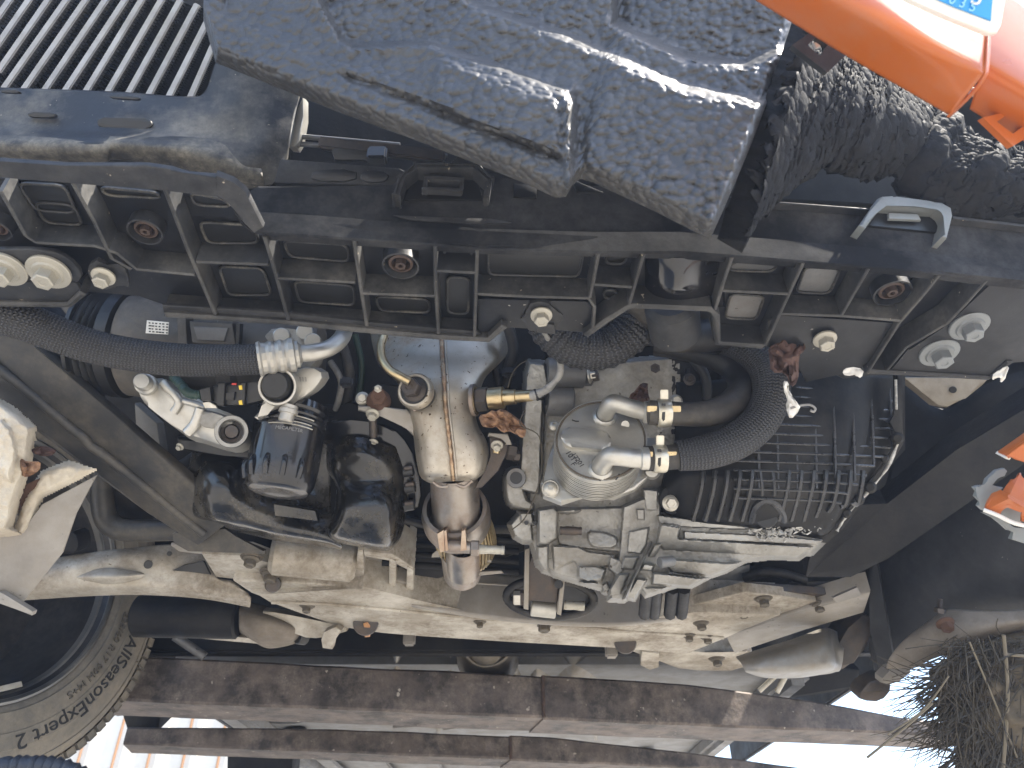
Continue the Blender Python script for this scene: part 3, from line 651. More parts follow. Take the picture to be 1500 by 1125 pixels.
# thick braided hose with crimped ferrule and pipe
hose = tube('braided_hose', car, hose_b, pts([(-60, 450, .70), (20, 466, .715), (72, 485, .73), (133, 507, .745), (205, 521, .76), (283, 528, .775), (384, 526, .785)]), [PX(34, .7), PX(29, .71), PX(27, .73), PX(25, .745), PX(24.5, .76), PX(24, .775), PX(22.5, .785)], 40, 14)
d0, d1 = P(378, 526, .783), P(442, 518, .795)
fer = lathe('ferrule', hose, alu_b, d0, d1, [(0, PX(20, .79)), (0, PX(25, .79)), (.06, PX(26, .79)), (.1, PX(23.5, .79)), (.2, PX(22.5, .79)), (.27, PX(24.5, .79)), (.34, PX(24.5, .79)), (.41, PX(22), ) if 0 else (.41, PX(22, .79)), (.49, PX(24.5, .79)), (.56, PX(24.5, .79)), (.63, PX(22, .79)), (.71, PX(25, .79)), (.82, PX(25.5, .79)), (.86, PX(20, .79)), (.93, PX(20, .79)), (.97, PX(15, .79)), (1, PX(13, .79))], 14, 24)
tube('hose_pipe', hose, alu_b, pts([(438, 518, .795), (460, 516, .80), (482, 510, .81), (498, 498, .825), (505, 484, .85), (506, 466, .88)]), PX(12.5, .80), 22, 8)
# oil filter
fa, fb = P(431, 596, .86), P(407, 722, .818)
def rr(n): return PX(n, .83)
fil = lathe('oil_filter', car, gloss, fa, fb, [(0, 0), (0, rr(40)), (.02, rr(52)), (.10, rr(52.5)), (.13, rr(49)), (.15, rr(51.5)), (.18, rr(51.5)), (.2, rr(50)), (.22, rr(52)), (.26, rr(52)), (.28, rr(50.5)), (.3, rr(52.5)), (.33, rr(52.5)), (.35, rr(51.5)), (.72, rr(51.5)), (.88, rr(49.5)), (.94, rr(47)), (.98, rr(42)), (1.0, rr(34)), (.995, rr(20)), (.99, 0)], 64, 28)
tag(fil, 'gloss black spin-on oil filter canister')
fax = (fb - fa).normalized(); fu = (X - fax * X.dot(fax)).normalized(); fv = -fax.cross(fu)
if fv.dot(FW) > 0: fv = -fv
FL = (fb - fa).length
def fpt(t, a, r): return fa + fax * FL * t + (fu * math.sin(a) + fv * math.cos(a)) * r
for a in (-1.1, -.62, -.14, .34, .82):
    bm = bmesh.new(); add_tube(bm, [fpt(.70, a, rr(50)), fpt(.74, a, rr(52.5)), fpt(.80, a, rr(52.5)), fpt(.9, a, rr(48.5))], .0032, 10, 5)
    emit('flute', fil, gloss) if 0 else emit('flute', bm, fil, gloss)
lettering('print', fil, mk('grey_print', (.25, .25, .25), .5, bump=0), 'MECAFILTER', .0052, fpt(.4, .3, rr(52.5)), X, Y, .0002, lambda c: fpt(.40 - c.y / FL, .30 + c.x / rr(52), rr(52.3) + c.z))
lettering('print', fil, MT['grey_print'], '2', .008, fpt(.24, .3, rr(53)), X, Y, .0002, lambda c: fpt(.235 - c.y / FL, .30 + c.x / rr(52), rr(52.9) + c.z))
for t, a0, a1 in ((.245, .42, .95), (.31, .0, .9), (.345, -.3, .95)):
    bm = bmesh.new(); add_tube(bm, [fpt(t, a0 + (a1 - a0) * k / 8, rr(52.8)) for k in range(9)], .0007, 6, 1); emit('score_line', bm, fil, steel)
# oil pan: flange, two basins
op = patch('oil_pan', car, pan_m, [pts(r) for r in (
    [(283, 652, .93), (300, 650, .925), (330, 652, .925), (365, 660, .93), (400, 668, .95), (440, 670, .96), (484, 640, .94)],
    [(276, 690, .92), (298, 686, .895), (328, 686, .89), (352, 690, .90), (392, 704, .935), (440, 704, .95), (484, 690, .945)],
    [(275, 728, .92), (300, 724, .882), (334, 722, .875), (372, 736, .893), (410, 742, .91), (440, 738, .93), (484, 736, .935)],
    [(280, 755, .925), (310, 757, .888), (344, 752, .882), (382, 756, .892), (420, 762, .90), (450, 764, .905), (490, 768, .91)],
    [(300, 762, .945), (330, 768, .905), (360, 772, .90), (400, 780, .90), (440, 786, .90), (478, 792, .90), (500, 800, .905)],
    [(316, 768, .99), (340, 778, .95), (368, 784, .945), (404, 792, .945), (442, 797, .945), (478, 802, .945), (500, 806, .945)])], 8, 8, .003)
tag(op, 'black enamelled oil pan in two basins')
patch('basin', op, pan_m, [pts(r) for r in (
    [(478, 648, .93), (492, 640, .90), (520, 638, .885), (550, 646, .885), (580, 655, .90), (594, 668, .93)],
    [(478, 672, .93), (490, 668, .882), (522, 664, .868), (556, 672, .868), (585, 690, .888), (603, 695, .93)],
    [(480, 690, .93), (488, 690, .885), (516, 702, .872), (556, 704, .868), (582, 712, .882), (600, 718, .93)],
    [(492, 712, .93), (500, 722, .868), (524, 728, .852), (560, 732, .850), (580, 742, .866), (596, 742, .93)],
    [(490, 745, .93), (498, 752, .86), (524, 758, .846), (556, 762, .846), (576, 768, .862), (592, 770, .93)],
    [(480, 776, .93), (486, 782, .876), (516, 790, .866), (554, 796, .864), (574, 796, .878), (586, 790, .93)],
    [(480, 785, .95), (490, 794, .91), (520, 800, .90), (552, 806, .90), (570, 806, .905), (580, 798, .94)])], 8, 8, .003)
slab('lip', op, pan_m, pts([(400, 738), (462, 748), (466, 764), (402, 756)], .888), .01, None, .003)
slab('pan_flange', op, gloss, pts([(452, 634), (466, 620), (500, 614), (560, 620), (586, 634), (612, 676), (618, 742), (596, 748), (592, 690), (572, 654), (540, 644), (470, 652), (450, 648)], .90), .008, None, .003, ch=1)
slab('pan_flange', op, gasket, pts([(258, 640), (300, 648), (350, 654), (366, 662), (362, 674), (330, 664), (262, 660)], .90), .012, None, .003)
for q, a, r in (((466, 648), (-.1, -.3, -1), 7.5), ((547, 648), (-.1, -.3, -1), 7.5), ((264, 654), (-.3, -.5, -1), 6)):
    bolt(op, zinc, P(*q, .885), Vector(a), PX(r, .88), 'flange')
for q in ((598, 692), (600, 716), (599, 742)): rod('side_stud', op, gasket, P(q[0] - 8, q[1], .885), P(q[0] + 8, q[1] - 3, .885), PX(8, .88), 12); 
for q in ((598, 686), (600, 710), (599, 738)): rod('side_stud', op, steel_d, P(q[0] - 7, q[1], .878), P(q[0] + 7, q[1] - 2, .878), PX(3.6, .88), 12)
slab('timing_cover', car, dark_m, pts([(488, 612), (500, 590), (520, 588), (545, 610), (546, 630), (484, 632)], .93), .03, None, .006, ch=1)
# mount bracket beside the shield
mb = slab('mount_plate', car, grey_s, pts([(524, 594), (560, 596), (596, 600), (606, 612), (606, 640), (590, 622), (560, 608), (524, 602)], .87), .006, None, .002)
slab('upper_plate', mb, dark_m, pts([(545, 568), (552, 562), (600, 568), (600, 600), (540, 596)], .89), .02, None, .003)
bolt(mb, zinc, P(546, 606, .866), Vector((0, -.3, -1)), PX(10, .866), 'flange'); rod('stud', mb, steel_d, P(546, 610, .872), P(547, 640, .88), PX(6, .87), 12)
bolt(mb, rust_r, P(555, 582, .868), Vector((.1, -1, -.5)), PX(13, .868), 'hex'); bolt(mb, rust_r, P(555, 588, .878), Vector((.1, -1, -.5)), PX(18, .868), 'dome')
bolt(mb, steel, P(554, 570, .862), Vector((.1, -1, -.5)), PX(6, .868), 'stud')
bolt(mb, steel, P(531, 584, .88), Vector((.1, -1, -.5)), PX(10, .88), 'flange')

# ------------------------------------------------------------------ exhaust: heat shield over the catalyst, sensor, clamp, flex pipe
rows = [(440, 540, 644, 752, .95), (480, 542, 645, 752, .94), (498, 544, 646, 750, .925), (520, 549, 647, 742, .905), (536, 556, 648, 728, .885), (552, 574, 649, 712, .87), (570, 588, 650, 704, .862), (590, 592, 651, 698, .857), (608, 596, 653, 697, .852), (625, 602, 655, 701, .848), (642, 606, 657, 711, .845), (660, 608, 659, 716, .842), (680, 611, 661, 714, .84), (694, 615, 662, 708, .842), (702, 624, 663, 698, .852), (706, 634, 664, 690, .868)]
def half(name, side):
    rws = []
    for y, xl, xs, xr, d in rows:
        a, b = (xl, xs) if side < 0 else (xs, xr)
        w = (xr - xl) / 2; rad = PX(w, d) * .85; r = []
        for k in range(9):
            t = k / 8; x = a + (b - a) * t
            q = (x - (xl + xr) / 2) / w; q = max(-1, min(1, q))
            e = rad * (1 - math.sqrt(max(0, 1 - abs(q) ** 2.6)))
            yy = y + (3 if side < 0 and y > 690 else 0) * (1 - t)
            r.append(P(x, yy, d + e + (.0012 if (k == 8 and side < 0) or (k == 0 and side > 0) else 0)))
        rws.append(r)
    return patch(name, car, steel_s, rws, 3, 5, .002)
hs = half('heat_shield', -1); tag(hs, 'pressed steel heat shield over the catalyst, left half')
hs2 = half('heat_shield', 1)
seam = tube('seam_weld', hs, MT.get('seam_m') or mk('seam_m', (.36, .22, .13), .5, .9, var=(.6, .5, .35), vs_=90, bump=.4, bs=600), [P(xs + 1, y, d - .0015) for y, xl, xs, xr, d in rows[1:-1]], .0022, 8, 5, ribs=(260, .25))
tube('seam_fold', hs2, steel_s, [P(xs + 6, y, d - .0006) for y, xl, xs, xr, d in rows[1:-1]], .0016, 8, 5)
for (x, y, r) in ((630, 588, 0), (661, 532, 2), (607, 600, 3)):
    if r: rod('spot_weld', hs, steel_h, P(x, y, .8495 if y > 540 else .892), P(x, y, .90), PX(r, .85), 10, .0004)
# left sensor socket and bent tube
so_ = P(609, 573, .842); sax = (P(596, 566, .80) - P(615, 580, .845)).normalized()
sock = lathe('sensor_socket', hs, gasket, so_ - sax * .03, so_ + sax * .004, [(0, 0), (0, PX(22, .84)), (.7, PX(22, .84)), (1, PX(20, .84)), (1, 0)], 32)
lathe('port_rim', hs, steel_s, so_ - sax * .004, so_ + sax * .006, [(0, PX(22, .84)), (0, PX(27, .84)), (.6, PX(27, .84)), (1, PX(24, .84)), (1, PX(21, .84)), (0, PX(20, .84))], 36)
bolt(hs, steel_d, so_ + sax * .002, sax, PX(17, .84), 'flange', name='sensor_collar'); bolt(hs, steel_d, so_ + sax * .014, sax, PX(14, .84), 'hex', name='sensor_nut')
tube('sensor_tube', hs, brass, pts([(572, 470, .86), (563, 490, .85), (558, 508, .838), (560, 526, .828), (570, 541, .82), (584, 550, .815), (600, 559, .815)]), PX(6.5, .82), 16, 8)
# right sensor
q0, q1 = P(694, 586, .865), P(782, 579, .85)
o2 = lathe('oxygen_sensor', car, brass, q0, q1, [(0, 0), (0, PX(20, .86)), (.05, PX(20, .86)), (.06, PX(12, .86)), (.24, PX(12, .86)), (.26, PX(16, .86)), (.5, PX(16.5, .86)), (.51, PX(12, .86)), (.70, PX(11, .86)), (.71, PX(9, .86)), (.98, PX(8.5, .86)), (1, PX(7, .86)), (1, 0)], 28)
tag(o2, 'brassy oxygen sensor screwed into the catalyst with a grey lead')
lathe('hex', o2, steel_d, q0.lerp(q1, .05), q0.lerp(q1, .25), [(0, 0), (0, PX(17, .86)), (.1, PX(19, .86)), (.9, PX(19, .86)), (1, PX(17, .86)), (1, 0)], 6)
lathe('washer', o2, steel_h, q0.lerp(q1, -.02), q0.lerp(q1, .04), [(0, 0), (0, PX(24, .86)), (1, PX(24, .86)), (1, 0)], 28)
tube('lead', o2, wire_m, pts([(776, 580, .85), (788, 577, .846), (800, 571, .84), (812, 560, .83), (820, 548, .825), (821, 532, .82), (816, 516, .815), (808, 504, .80), (800, 492, .77), (794, 482, .73)]), [PX(7, .85), PX(7, .85), PX(6, .85), PX(5, .83), PX(4.5, .83), PX(5.5, .82), PX(4, .82), PX(4, .8), PX(3.4, .77), PX(3, .73)], 12, 8, ribs=(45, .12))
tube('burnt_end', o2, gasket, pts([(783, 571, .846), (786, 578, .842), (788, 586, .846)]), PX(2.2, .85), 8, 3)
# brackets right of the shield
slab('shield_bracket', car, steel_d, pts([(716, 640), (738, 642), (748, 652), (740, 668), (730, 690), (706, 714), (694, 716), (712, 690), (720, 668)], .87), .004, None, .001)
slab('shield_bracket', car, grey_s, pts([(716, 634), (744, 636), (750, 652), (740, 652), (736, 640), (714, 640)], .862), .006, None, .002)
bolt(car, zinc, P(728, 652, .858), Vector((0, -.4, -1)), PX(9, .86), 'flange')
rod('stud', car, brass, P(729, 650, .86), P(727, 664, .86), PX(6, .86), 10)
# neck, flange, clamp and flex pipe
D = .885
nk = lathe('downpipe', car, steel_h, P(664, 690, .885), P(671, 786, .925), [(0, PX(34, D)), (.3, PX(36, D)), (.62, PX(37, D)), (.70, PX(40, D)), (.76, PX(40, D)), (.8, PX(44, D)), (.92, PX(43, D)), (1, PX(30, D)), (1, 0)], 48, 30)
for x0, x1 in ((634, 656), (668, 692)): tube('weld_bead', nk, steel_h, pts([(x0, 706 + (3 if x0 > 640 else 0)), ((x0 + x1) / 2, 713), (x1, 712 if x0 < 640 else 704)], .850), .002, 8, 4, ribs=(300, .2))
fl_c = P(667, 752, .915)
lathe('clamp_ring', nk, steel_h, P(666, 744, .90), P(671, 770, .935), [(0, PX(42, D)), (0, PX(48, D)), (.3, PX(52, D)), (.7, PX(52, D)), (1, PX(48, D)), (1, PX(42, D))], 48, 30)
fx = lathe('flex_pipe', car, MT.get('mesh_m') or braid('mesh_m', (.22, .18, .11), (.75, .65, .45), .4, 12, 16), P(672, 762, .94), P(693, 820, .985), [(0, PX(36, D)), (.05, PX(44, D)), (.35, PX(46, D)), (.7, PX(43, D)), (.9, PX(34, D)), (1, PX(26, D)), (1, 0)], 44, 60)
mx = MT['mesh_m']; mx.node_tree.nodes['Principled BSDF'].inputs['Metallic'].default_value = .8
bm = bmesh.new()
for k in range(40):
    a = 2 * math.pi * k / 40
    e0, e1 = P(672, 762, .94), P(693, 820, .985); ax = (e1 - e0).normalized(); u = ax.orthogonal().normalized(); w = ax.cross(u)
    add_tube(bm, [e0.lerp(e1, t) + (u * math.cos(a + t * .5) + w * math.sin(a + t * .5)) * PX(r_, D) for t, r_ in ((.03, 44), (.35, 47), (.7, 44), (.92, 34))], .0016, 5, 3, False)
tag(emit('mesh_strand', bm, fx, brass), kind='stuff')
cup = lathe('exhaust_pipe', fx, steel_h, P(678, 806, .95), P(677, 852, 1.0), [(0, PX(26, .96)), (0, PX(32, .96)), (.3, PX(31, .96)), (.75, PX(28, .96)), (1, PX(16, .96)), (1.03, 0)], 40)
lathe('inner_pipe', fx, steel_h, P(678, 800, .925), P(679, 842, .955), [(0, PX(22, .94)), (.3, PX(25, .94)), (.9, PX(24, .94)), (1, PX(16, .94)), (1, 0)], 36)
for q in ([(640, 782), (650, 776), (652, 808), (644, 810)], [(650, 778), (654, 776), (657, 806), (652, 808)], [(676, 778), (682, 776), (684, 806), (674, 808)]): slab('clamp_ear', nk, MT.get('ear_m') or mk('ear_m', (.45, .36, .27), .45, .9, var=(.25, .15, .1), vs_=60, bump=.3), pts(q, .868), .02, None, .0015)
rod('clamp_spacer', nk, steel_h, P(652, 800, .876), P(690, 802, .876), PX(9, .875), 16)
bolt(nk, steel_h, P(690, 803, .876), X, PX(12, .875), 'hex'); 
tube('clamp_bolt', nk, MT['pale_zinc'], pts([(690, 804), (739, 806)], .876), PX(6.5, .875), 14, 24, ribs=(550, .07))
for q in ([(633, 812), (640, 806), (656, 806), (650, 816), (632, 817)], [(704, 816), (720, 820), (720, 824), (702, 822)], [(698, 838), (734, 836), (738, 840), (698, 844)]): slab('clamp_fin', nk, grey_s, pts(q, .95), .003, None, .001)
# ------------------------------------------------------------------ gearbox
GF = []
def gslab(q, d, th=.03, m=None, bev=.004, ch=0, name=None, gx=0, gy=0):
    if ch: q = [(v.x, v.y) for v in chaikin([Vector((x, y, 0)) for x, y in q], ch)]
    GF.append((q, d, 5.0 if bev > .0035 else 3.2, gx, gy))
gslab([(770, 560), (800, 535), (1000, 520), (1010, 700), (975, 780), (960, 850), (900, 870), (812, 845), (786, 830), (775, 790), (770, 700)], .900)
gslab([(784, 742), (925, 740), (942, 780), (915, 874), (884, 862), (812, 844), (784, 822)], .886)
gslab([(768, 545), (800, 530), (942, 526), (948, 640), (860, 760), (786, 745), (768, 730)], .902)
gslab([(910, 740), (972, 714), (970, 766), (952, 802), (915, 882), (890, 880), (904, 812)], .870)
gslab([(940, 748), (1100, 766), (1215, 788), (1190, 812), (1095, 822), (1040, 846), (990, 862), (945, 876), (925, 850)], .870)
# starter / upper bosses
gslab([(774, 528), (800, 530), (806, 560), (800, 585), (766, 580), (768, 548)], .875, .05, alu_g, .004)
gslab([(800, 560), (840, 562), (838, 612), (800, 612)], .895, .03, alu_g)
gslab([(862, 535), (930, 530), (940, 560), (935, 600), (866, 590)], .93, .04, alu_g, .006, 1)
gslab([(864, 572), (925, 575), (925, 582), (864, 580)], .915, .03, alu_g, .002)
# flange plate between engine and gearbox
gslab([(768, 580), (797, 584), (794, 640), (792, 700), (790, 725), (776, 722), (760, 718), (762, 660)], .872, .05, alu_g, .003)
gslab([(797, 590), (806, 592), (800, 640), (797, 730), (792, 728), (794, 660)], .88, .04, alu_g, .002)
gslab([(790, 638), (825, 640), (820, 690), (792, 690)], .90, .03, alu_g, .004)
gslab([(738, 690), (756, 682), (768, 690), (770, 728), (786, 738), (782, 750), (764, 748), (744, 742), (738, 725)], .875, .03, alu_g, .004, 1)
gslab([(744, 768), (758, 752), (780, 748), (784, 795), (764, 795), (752, 788)], .89, .03, alu_g, .004)
gslab([(758, 748), (782, 748), (786, 772), (760, 768)], .882, .03, alu, .004)
# lower front of case
gslab([(786, 744), (812, 740), (820, 748), (818, 790), (800, 800), (786, 798)], .86, .05, alu_b, .005, gx=.0002)
gslab([(784, 798), (806, 796), (806, 842), (794, 838), (784, 820)], .872, .04, alu, .006, 0)
gslab([(806, 748), (850, 745), (924, 742), (930, 790), (910, 812), (850, 806), (816, 800)], .885, .05, alu_g, .006, gy=-.0003)
gslab([(812, 744), (850, 742), (854, 750), (836, 756), (812, 752)], .862, .03, alu_b, .004, 1)
gslab([(806, 796), (848, 798), (862, 805), (905, 810), (905, 830), (860, 838), (846, 840), (840, 826), (815, 838), (808, 842)], .878, .04, alu, .006, gy=.0004)
gslab([(858, 774), (884, 776), (908, 785), (906, 806), (870, 806), (858, 796)], .868, .04, alu_g, .006, 1, gy=-.0003)
gslab([(844, 826), (874, 826), (892, 832), (884, 852), (860, 856), (844, 848)], .872, .05, alu_g, .004, gy=-.0003)
gslab([(846, 850), (878, 852), (876, 858), (850, 857)], .866, .02, alu_b, .003, 1)
gslab([(892, 812), (912, 820), (916, 838), (904, 846), (890, 834)], .868, .03, alu_g, .003)
gslab([(880, 856), (890, 850), (896, 862), (890, 872), (882, 868)], .872, .02, alu, .003)
# stepped ribs of the lower right
gslab([(918, 742), (938, 746), (940, 772), (934, 780), (922, 778)], .872, .04, alu, .003)
gslab([(930, 744), (946, 744), (946, 764), (932, 764)], .862, .02, alu_b, .003)
gslab([(940, 715), (966, 716), (966, 750), (944, 750)], .868, .04, alu_g, .003)
gslab([(918, 776), (955, 768), (950, 800), (940, 815), (915, 812)], .862, .04, alu, .004)
gslab([(912, 812), (940, 812), (930, 838), (905, 836)], .858, .04, alu, .004, gy=.0004)
gslab([(905, 838), (925, 838), (912, 872), (890, 876), (890, 862)], .856, .04, alu, .004, gy=.0005)
gslab([(952, 792), (958, 792), (918, 880), (910, 880)], .842, .03, alu_b, .0015, gx=.0006)
gslab([(958, 796), (972, 794), (960, 818), (946, 818)], .85, .02, alu, .002, gy=.0008); gslab([(942, 824), (962, 826), (956, 838), (936, 836)], .85, .02, alu_g, .002); gslab([(932, 846), (950, 848), (930, 880), (914, 876)], .852, .02, alu, .002, gy=.0008)
# long ledges to the right
gslab([(960, 752), (1100, 770), (1130, 768), (1090, 778), (1000, 774), (964, 768)], .862, .05, alu, .003)
gslab([(966, 764), (1000, 770), (996, 786), (1200, 798), (1188, 808), (1170, 820), (1098, 816), (970, 808), (958, 796)], .856, .05, alu, .004, gy=.0007)
gslab([(970, 764), (1000, 768), (994, 780), (968, 776)], .846, .02, alu_b, .003, 1)
gslab([(1000, 776), (1150, 784), (1210, 790), (1198, 800), (1000, 792)], .858, .05, alu_g, .002)
gslab([(966, 820), (982, 816), (1066, 822), (1095, 820), (1064, 838), (1040, 846), (984, 842), (976, 832)], .850, .05, alu, .004, gy=.0007)
gslab([(980, 818), (1062, 824), (1060, 828), (982, 826)], .846, .03, alu_g, .001)
gslab([(954, 836), (978, 838), (1040, 846), (1010, 862), (952, 858)], .846, .05, alu, .004, gy=.0007)
gslab([(978, 836), (1028, 844), (1024, 848), (976, 842)], .842, .03, alu_g, .001)
gslab([(938, 858), (990, 856), (970, 868), (946, 866)], .862, .04, alu, .004)

gb = relief('gearbox_case', car, alu, 732, 515, 1236, 888, 1.15, .955, GF, .0007, 110)
tag(gb, 'dirty cast aluminium gearbox case with ribs and bosses')
lathe('boss', gb, alu_g, P(800, 545, .88), P(866, 548, .89), [(0, 0), (0, PX(20, .88)), (.05, PX(22, .88)), (.8, PX(22, .88)), (.84, PX(18, .88)), (1, PX(18, .88)), (1, 0)], 30)
bolt(gb, steel, P(862, 551, .878), X + Y * -.3, PX(11, .88), 'flange'); bolt(gb, steel_d, P(868, 551, .878), X + Y * -.3, PX(9, .88), 'hex')
lathe('boss', gb, alu_g, P(800, 585, .885), P(838, 588, .89), [(0, 0), (0, PX(22, .88)), (.1, PX(24, .88)), (.9, PX(24, .88)), (1, PX(20, .88)), (1, 0)], 30)
lathe('bolt_seat', gb, alu_g, P(958, 541, .91), P(958, 546, .94), [(0, 0), (0, PX(12, .91)), (.1, PX(14, .91)), (1, PX(15, .91))], 24); bolt(gb, steel_d, P(958, 541, .908), Vector((0, -1, -.5)), PX(11, .91), 'flange')
for x, y, r in ((754, 662, 13), (760, 668, 9)): bolt(gb, steel_d, P(x, y, .875), X * -1 + Y * -.3, PX(r, .87), 'hex')
lathe('eye', gb, alu_g, P(756, 700, .868), P(758, 702, .9), [(0, PX(9, .87)), (0, PX(14, .87)), (.2, PX(15, .87)), (1, PX(15, .87))], 24); rod('eye_hole', gb, gasket, P(756, 700, .8695), P(758, 702, .9), PX(10, .87), 20)
for q in ((771, 766), (783, 752), (784, 766)): rod('dowel', gb, gasket, P(*q, .8785), P(*q, .90), PX(3.2, .88), 10, .0003)
tube('threaded_stud', gb, steel_d, pts([(820, 777), (852, 778)], .868), PX(6, .87), 14, 16, ribs=(500, .08))
rod('ledge_boss', gb, alu_g, P(966, 824, .842), P(986, 822, .85), PX(8, .85), 20)
for x in (948, 962, 985, 1002): tube('fin', gb, dark_m, pts([(x, 862, .92), (x - 4, 900, .98)]), .008, 8, 2)
# oil cooler: stack of plates standing on the case, axis along the car
ck = .80
cc = P(882, 655, ck); 
def cpt(x, y, k=0.): # point on the front plate plane (vertical plane facing the front)
    return ON(x, y, cc + Y * k, Y)
mx_ = 74; 
front = [cpt(880 + 68 * math.cos(a), 646 + 59 * math.sin(a)) for a in (2 * math.pi * k / 56 for k in range(56))]
bm = bmesh.new(); add_slab(bm, front, .007, Y, .0014); cool = emit('oil_cooler', bm, car, alu_b); tag(cool, 'round stacked-plate oil cooler with two pipe stubs')
cen = sum(front, Vector()) / len(front)
mark_t = mk('dark_gap', (.08, .065, .045), .7, bump=0)
bm = bmesh.new(); add_slab(bm, [cen + (p - cen) * .95 + Y * .0008 for p in front], .046, Y, .001); emit('plate_core', bm, cool, mark_t)
for k in range(10):
    bm = bmesh.new(); add_slab(bm, [cen + (p - cen) * (1.0 - .004 * (k % 2)) + Y * (.0082 + k * .0038) for p in front], .0023, Y, .0009)
    emit('plate', bm, cool, alu_b)
rim_ = [cen + (p - cen) * .955 - Y * .0004 for p in front]
bm = bmesh.new(); add_tube(bm, rim_ + [rim_[0]], .0011, 6, 1, False); emit('rim_groove', bm, cool, mark_t)
slab('raised_bead', cool, alu_b, rpoly([cpt(x, y, -.0058) for x, y in ((821, 624), (895, 630), (896, 660), (823, 653))], .0105, 5), .006, Y, .0042)
lathe('dimple', cool, alu_b, cpt(916, 622, -.001), cpt(916, 622, .002), [(0, 0), (0, PX(6, ck)), (1, PX(7, ck))], 24)
base = slab('base_plate', cool, alu_b, [cpt(x, y, .049) for x, y in ((806, 676), (812, 640), (960, 640), (962, 682), (952, 695), (930, 716), (900, 728), (860, 724), (822, 736), (796, 726), (792, 706))], .008, Y, .003)
lathe('screw_seat', cool, alu_b, cpt(806, 716, .042), cpt(806, 716, .055), [(0, 0), (0, PX(12, .83)), (.2, PX(13.5, .83)), (1, PX(13.5, .83))], 28); bolt(cool, steel, cpt(806, 716, .042), Y * -1 - Z * .2, PX(11, .83), 'dome')
bolt(cool, steel, cpt(812, 624, .045), Y * -1, PX(9, .83), 'dome')
lathe('screw_seat', cool, alu_b, cpt(955, 690, .040), cpt(955, 690, .055), [(0, 0), (0, PX(9, .83)), (.3, PX(12, .83)), (1, PX(13, .83))], 24)
# stubs
for (x, y, xe, ye, r) in ((886, 610, 952, 604, 13), (880, 687, 948, 672, 13.5)):
    p0 = cpt(x, y); e = P(xe, ye, depth(p0) - .022)
    lathe('pipe_collar', cool, alu_b, p0 - Y * .004, p0 + Y * .001, [(0, PX(14, ck)), (.3, PX(17, ck)), (1, PX(19, ck))], 28)
    k1 = p0 - Y * .026; k2 = k1.lerp(e, .32) - Y * .002
    tube('pipe_stub', cool, alu_b, [p0, p0 - Y * .012 + X * .001, k1 + X * .006, k2, k1.lerp(e, .65), e], PX(r, ck), 26, 8)
    lathe('pipe_end', cool, alu_b, e - X * .008, e + X * .002, [(0, PX(12, ck)), (.2, PX(16, ck)), (.9, PX(16, ck)), (1, PX(13, ck))], 28)
wr = mk('paint_pen', (.03, .03, .03), .7, bump=0)
bx = (cpt(848, 684) - cpt(836, 664)).normalized()
for s, x, y, sz in (('10T', 836, 668, .0085), ('17201', 846, 674, .0075), ('F', 840, 680, .0085)):
    p = cpt(x, y, -.0003); ey = Vector((.82, 0, .5)); ex = Vector((.5, 0, -.82))
    lettering('stamp', cool, wr, s, sz, p, ex, ey, .0002)
for (a, b) in (((838, 615), (848, 617)), ((902, 703), (907, 694)), ((872, 698), (880, 704))): tube('pen_mark', cool, wr, [cpt(*a, -.0002), cpt((a[0] + b[0]) / 2, (a[1] + b[1]) / 2 + 1, -.0002), cpt(*b, -.0002)], .0007, 6, 3)
# clamps and hoses
clampm = mk('clamp_zinc', (.62, .59, .50), .38, .85, var=(.5, .45, .34), vs_=80, bump=.05)
def clamp(x, y, d, r):
    c = P(x, y, d); a = c - X * .007; b = c + X * .007
    lathe('clamp_band', ho, clampm, a, b, [(0, PX(r - 1, d)), (0, PX(r, d)), (.1, PX(r + 1.2, d)), (.9, PX(r + 1.2, d)), (1, PX(r, d)), (1, PX(r - 1, d))], 30)
    box('clamp_tab', ho, clampm, P(x + 1, y - r - 6, d), .008, .002, .012, .0006, X, FW, UP)
    box('clamp_tab', ho, brass, P(x - 17, y - 6, d - PX(r - 3, d)), .010, .002, .006, .0005, X, FW, UP); box('clamp_tab', ho, brass, P(x + 18, y - 6, d - PX(r - 3, d)), .010, .002, .006, .0005, X, FW, UP)
    slab('clamp_slot', ho, gasket, [P(x + q[0], y + 5 + q[1], d - PX(r + 1.6, d)) for q in ((-2, -6), (2.5, -7), (2, 5), (-.5, 7), (-2.5, 3))], .001, None, 0)
    box('clamp_slot', ho, gasket, P(x, y - 12, d - PX(r - 3, d)), .004, .002, .003, .0003, X, FW, UP)
ho = tube('cooler_hose', car, rubber, pts([(950, 604, .775), (975, 605, .775), (1010, 607, .78), (1045, 604, .79), (1075, 590, .81), (1090, 566, .83), (1075, 540, .85), (1040, 522, .86), (1000, 512, .87), (960, 506, .88)]), [PX(18, .775)] * 3 + [PX(20, .79), PX(22, .81), PX(23, .83), PX(20, .85), PX(17, .86), PX(16, .87), PX(16, .88)], 26, 8)
tag(ho, 'black rubber upper cooler hose with spring clamp'); clamp(972, 605, .775, 19.5)
upper = ho
ho = tube('cooler_hose', car, rubber, pts([(944, 672, .775), (970, 671, .775), (1002, 668, .775)]), PX(18.5, .775), 26, 6); tag(ho, 'lower cooler hose in a braided sleeve with spring clamp')
clamp(966, 672, .775, 19.5)
tube('braided_sleeve', ho, hose_b, pts([(992, 668, .775), (1040, 661, .775), (1085, 642, .78), (1118, 610, .79), (1130, 572, .80), (1120, 535, .815), (1090, 508, .83), (1050, 495, .85), (990, 488, .88)]), [PX(22, .775), PX(26, .775), PX(27, .78), PX(27, .79), PX(27, .8), PX(26, .815), PX(24, .83), PX(22, .85), PX(20, .88)], 36, 12)
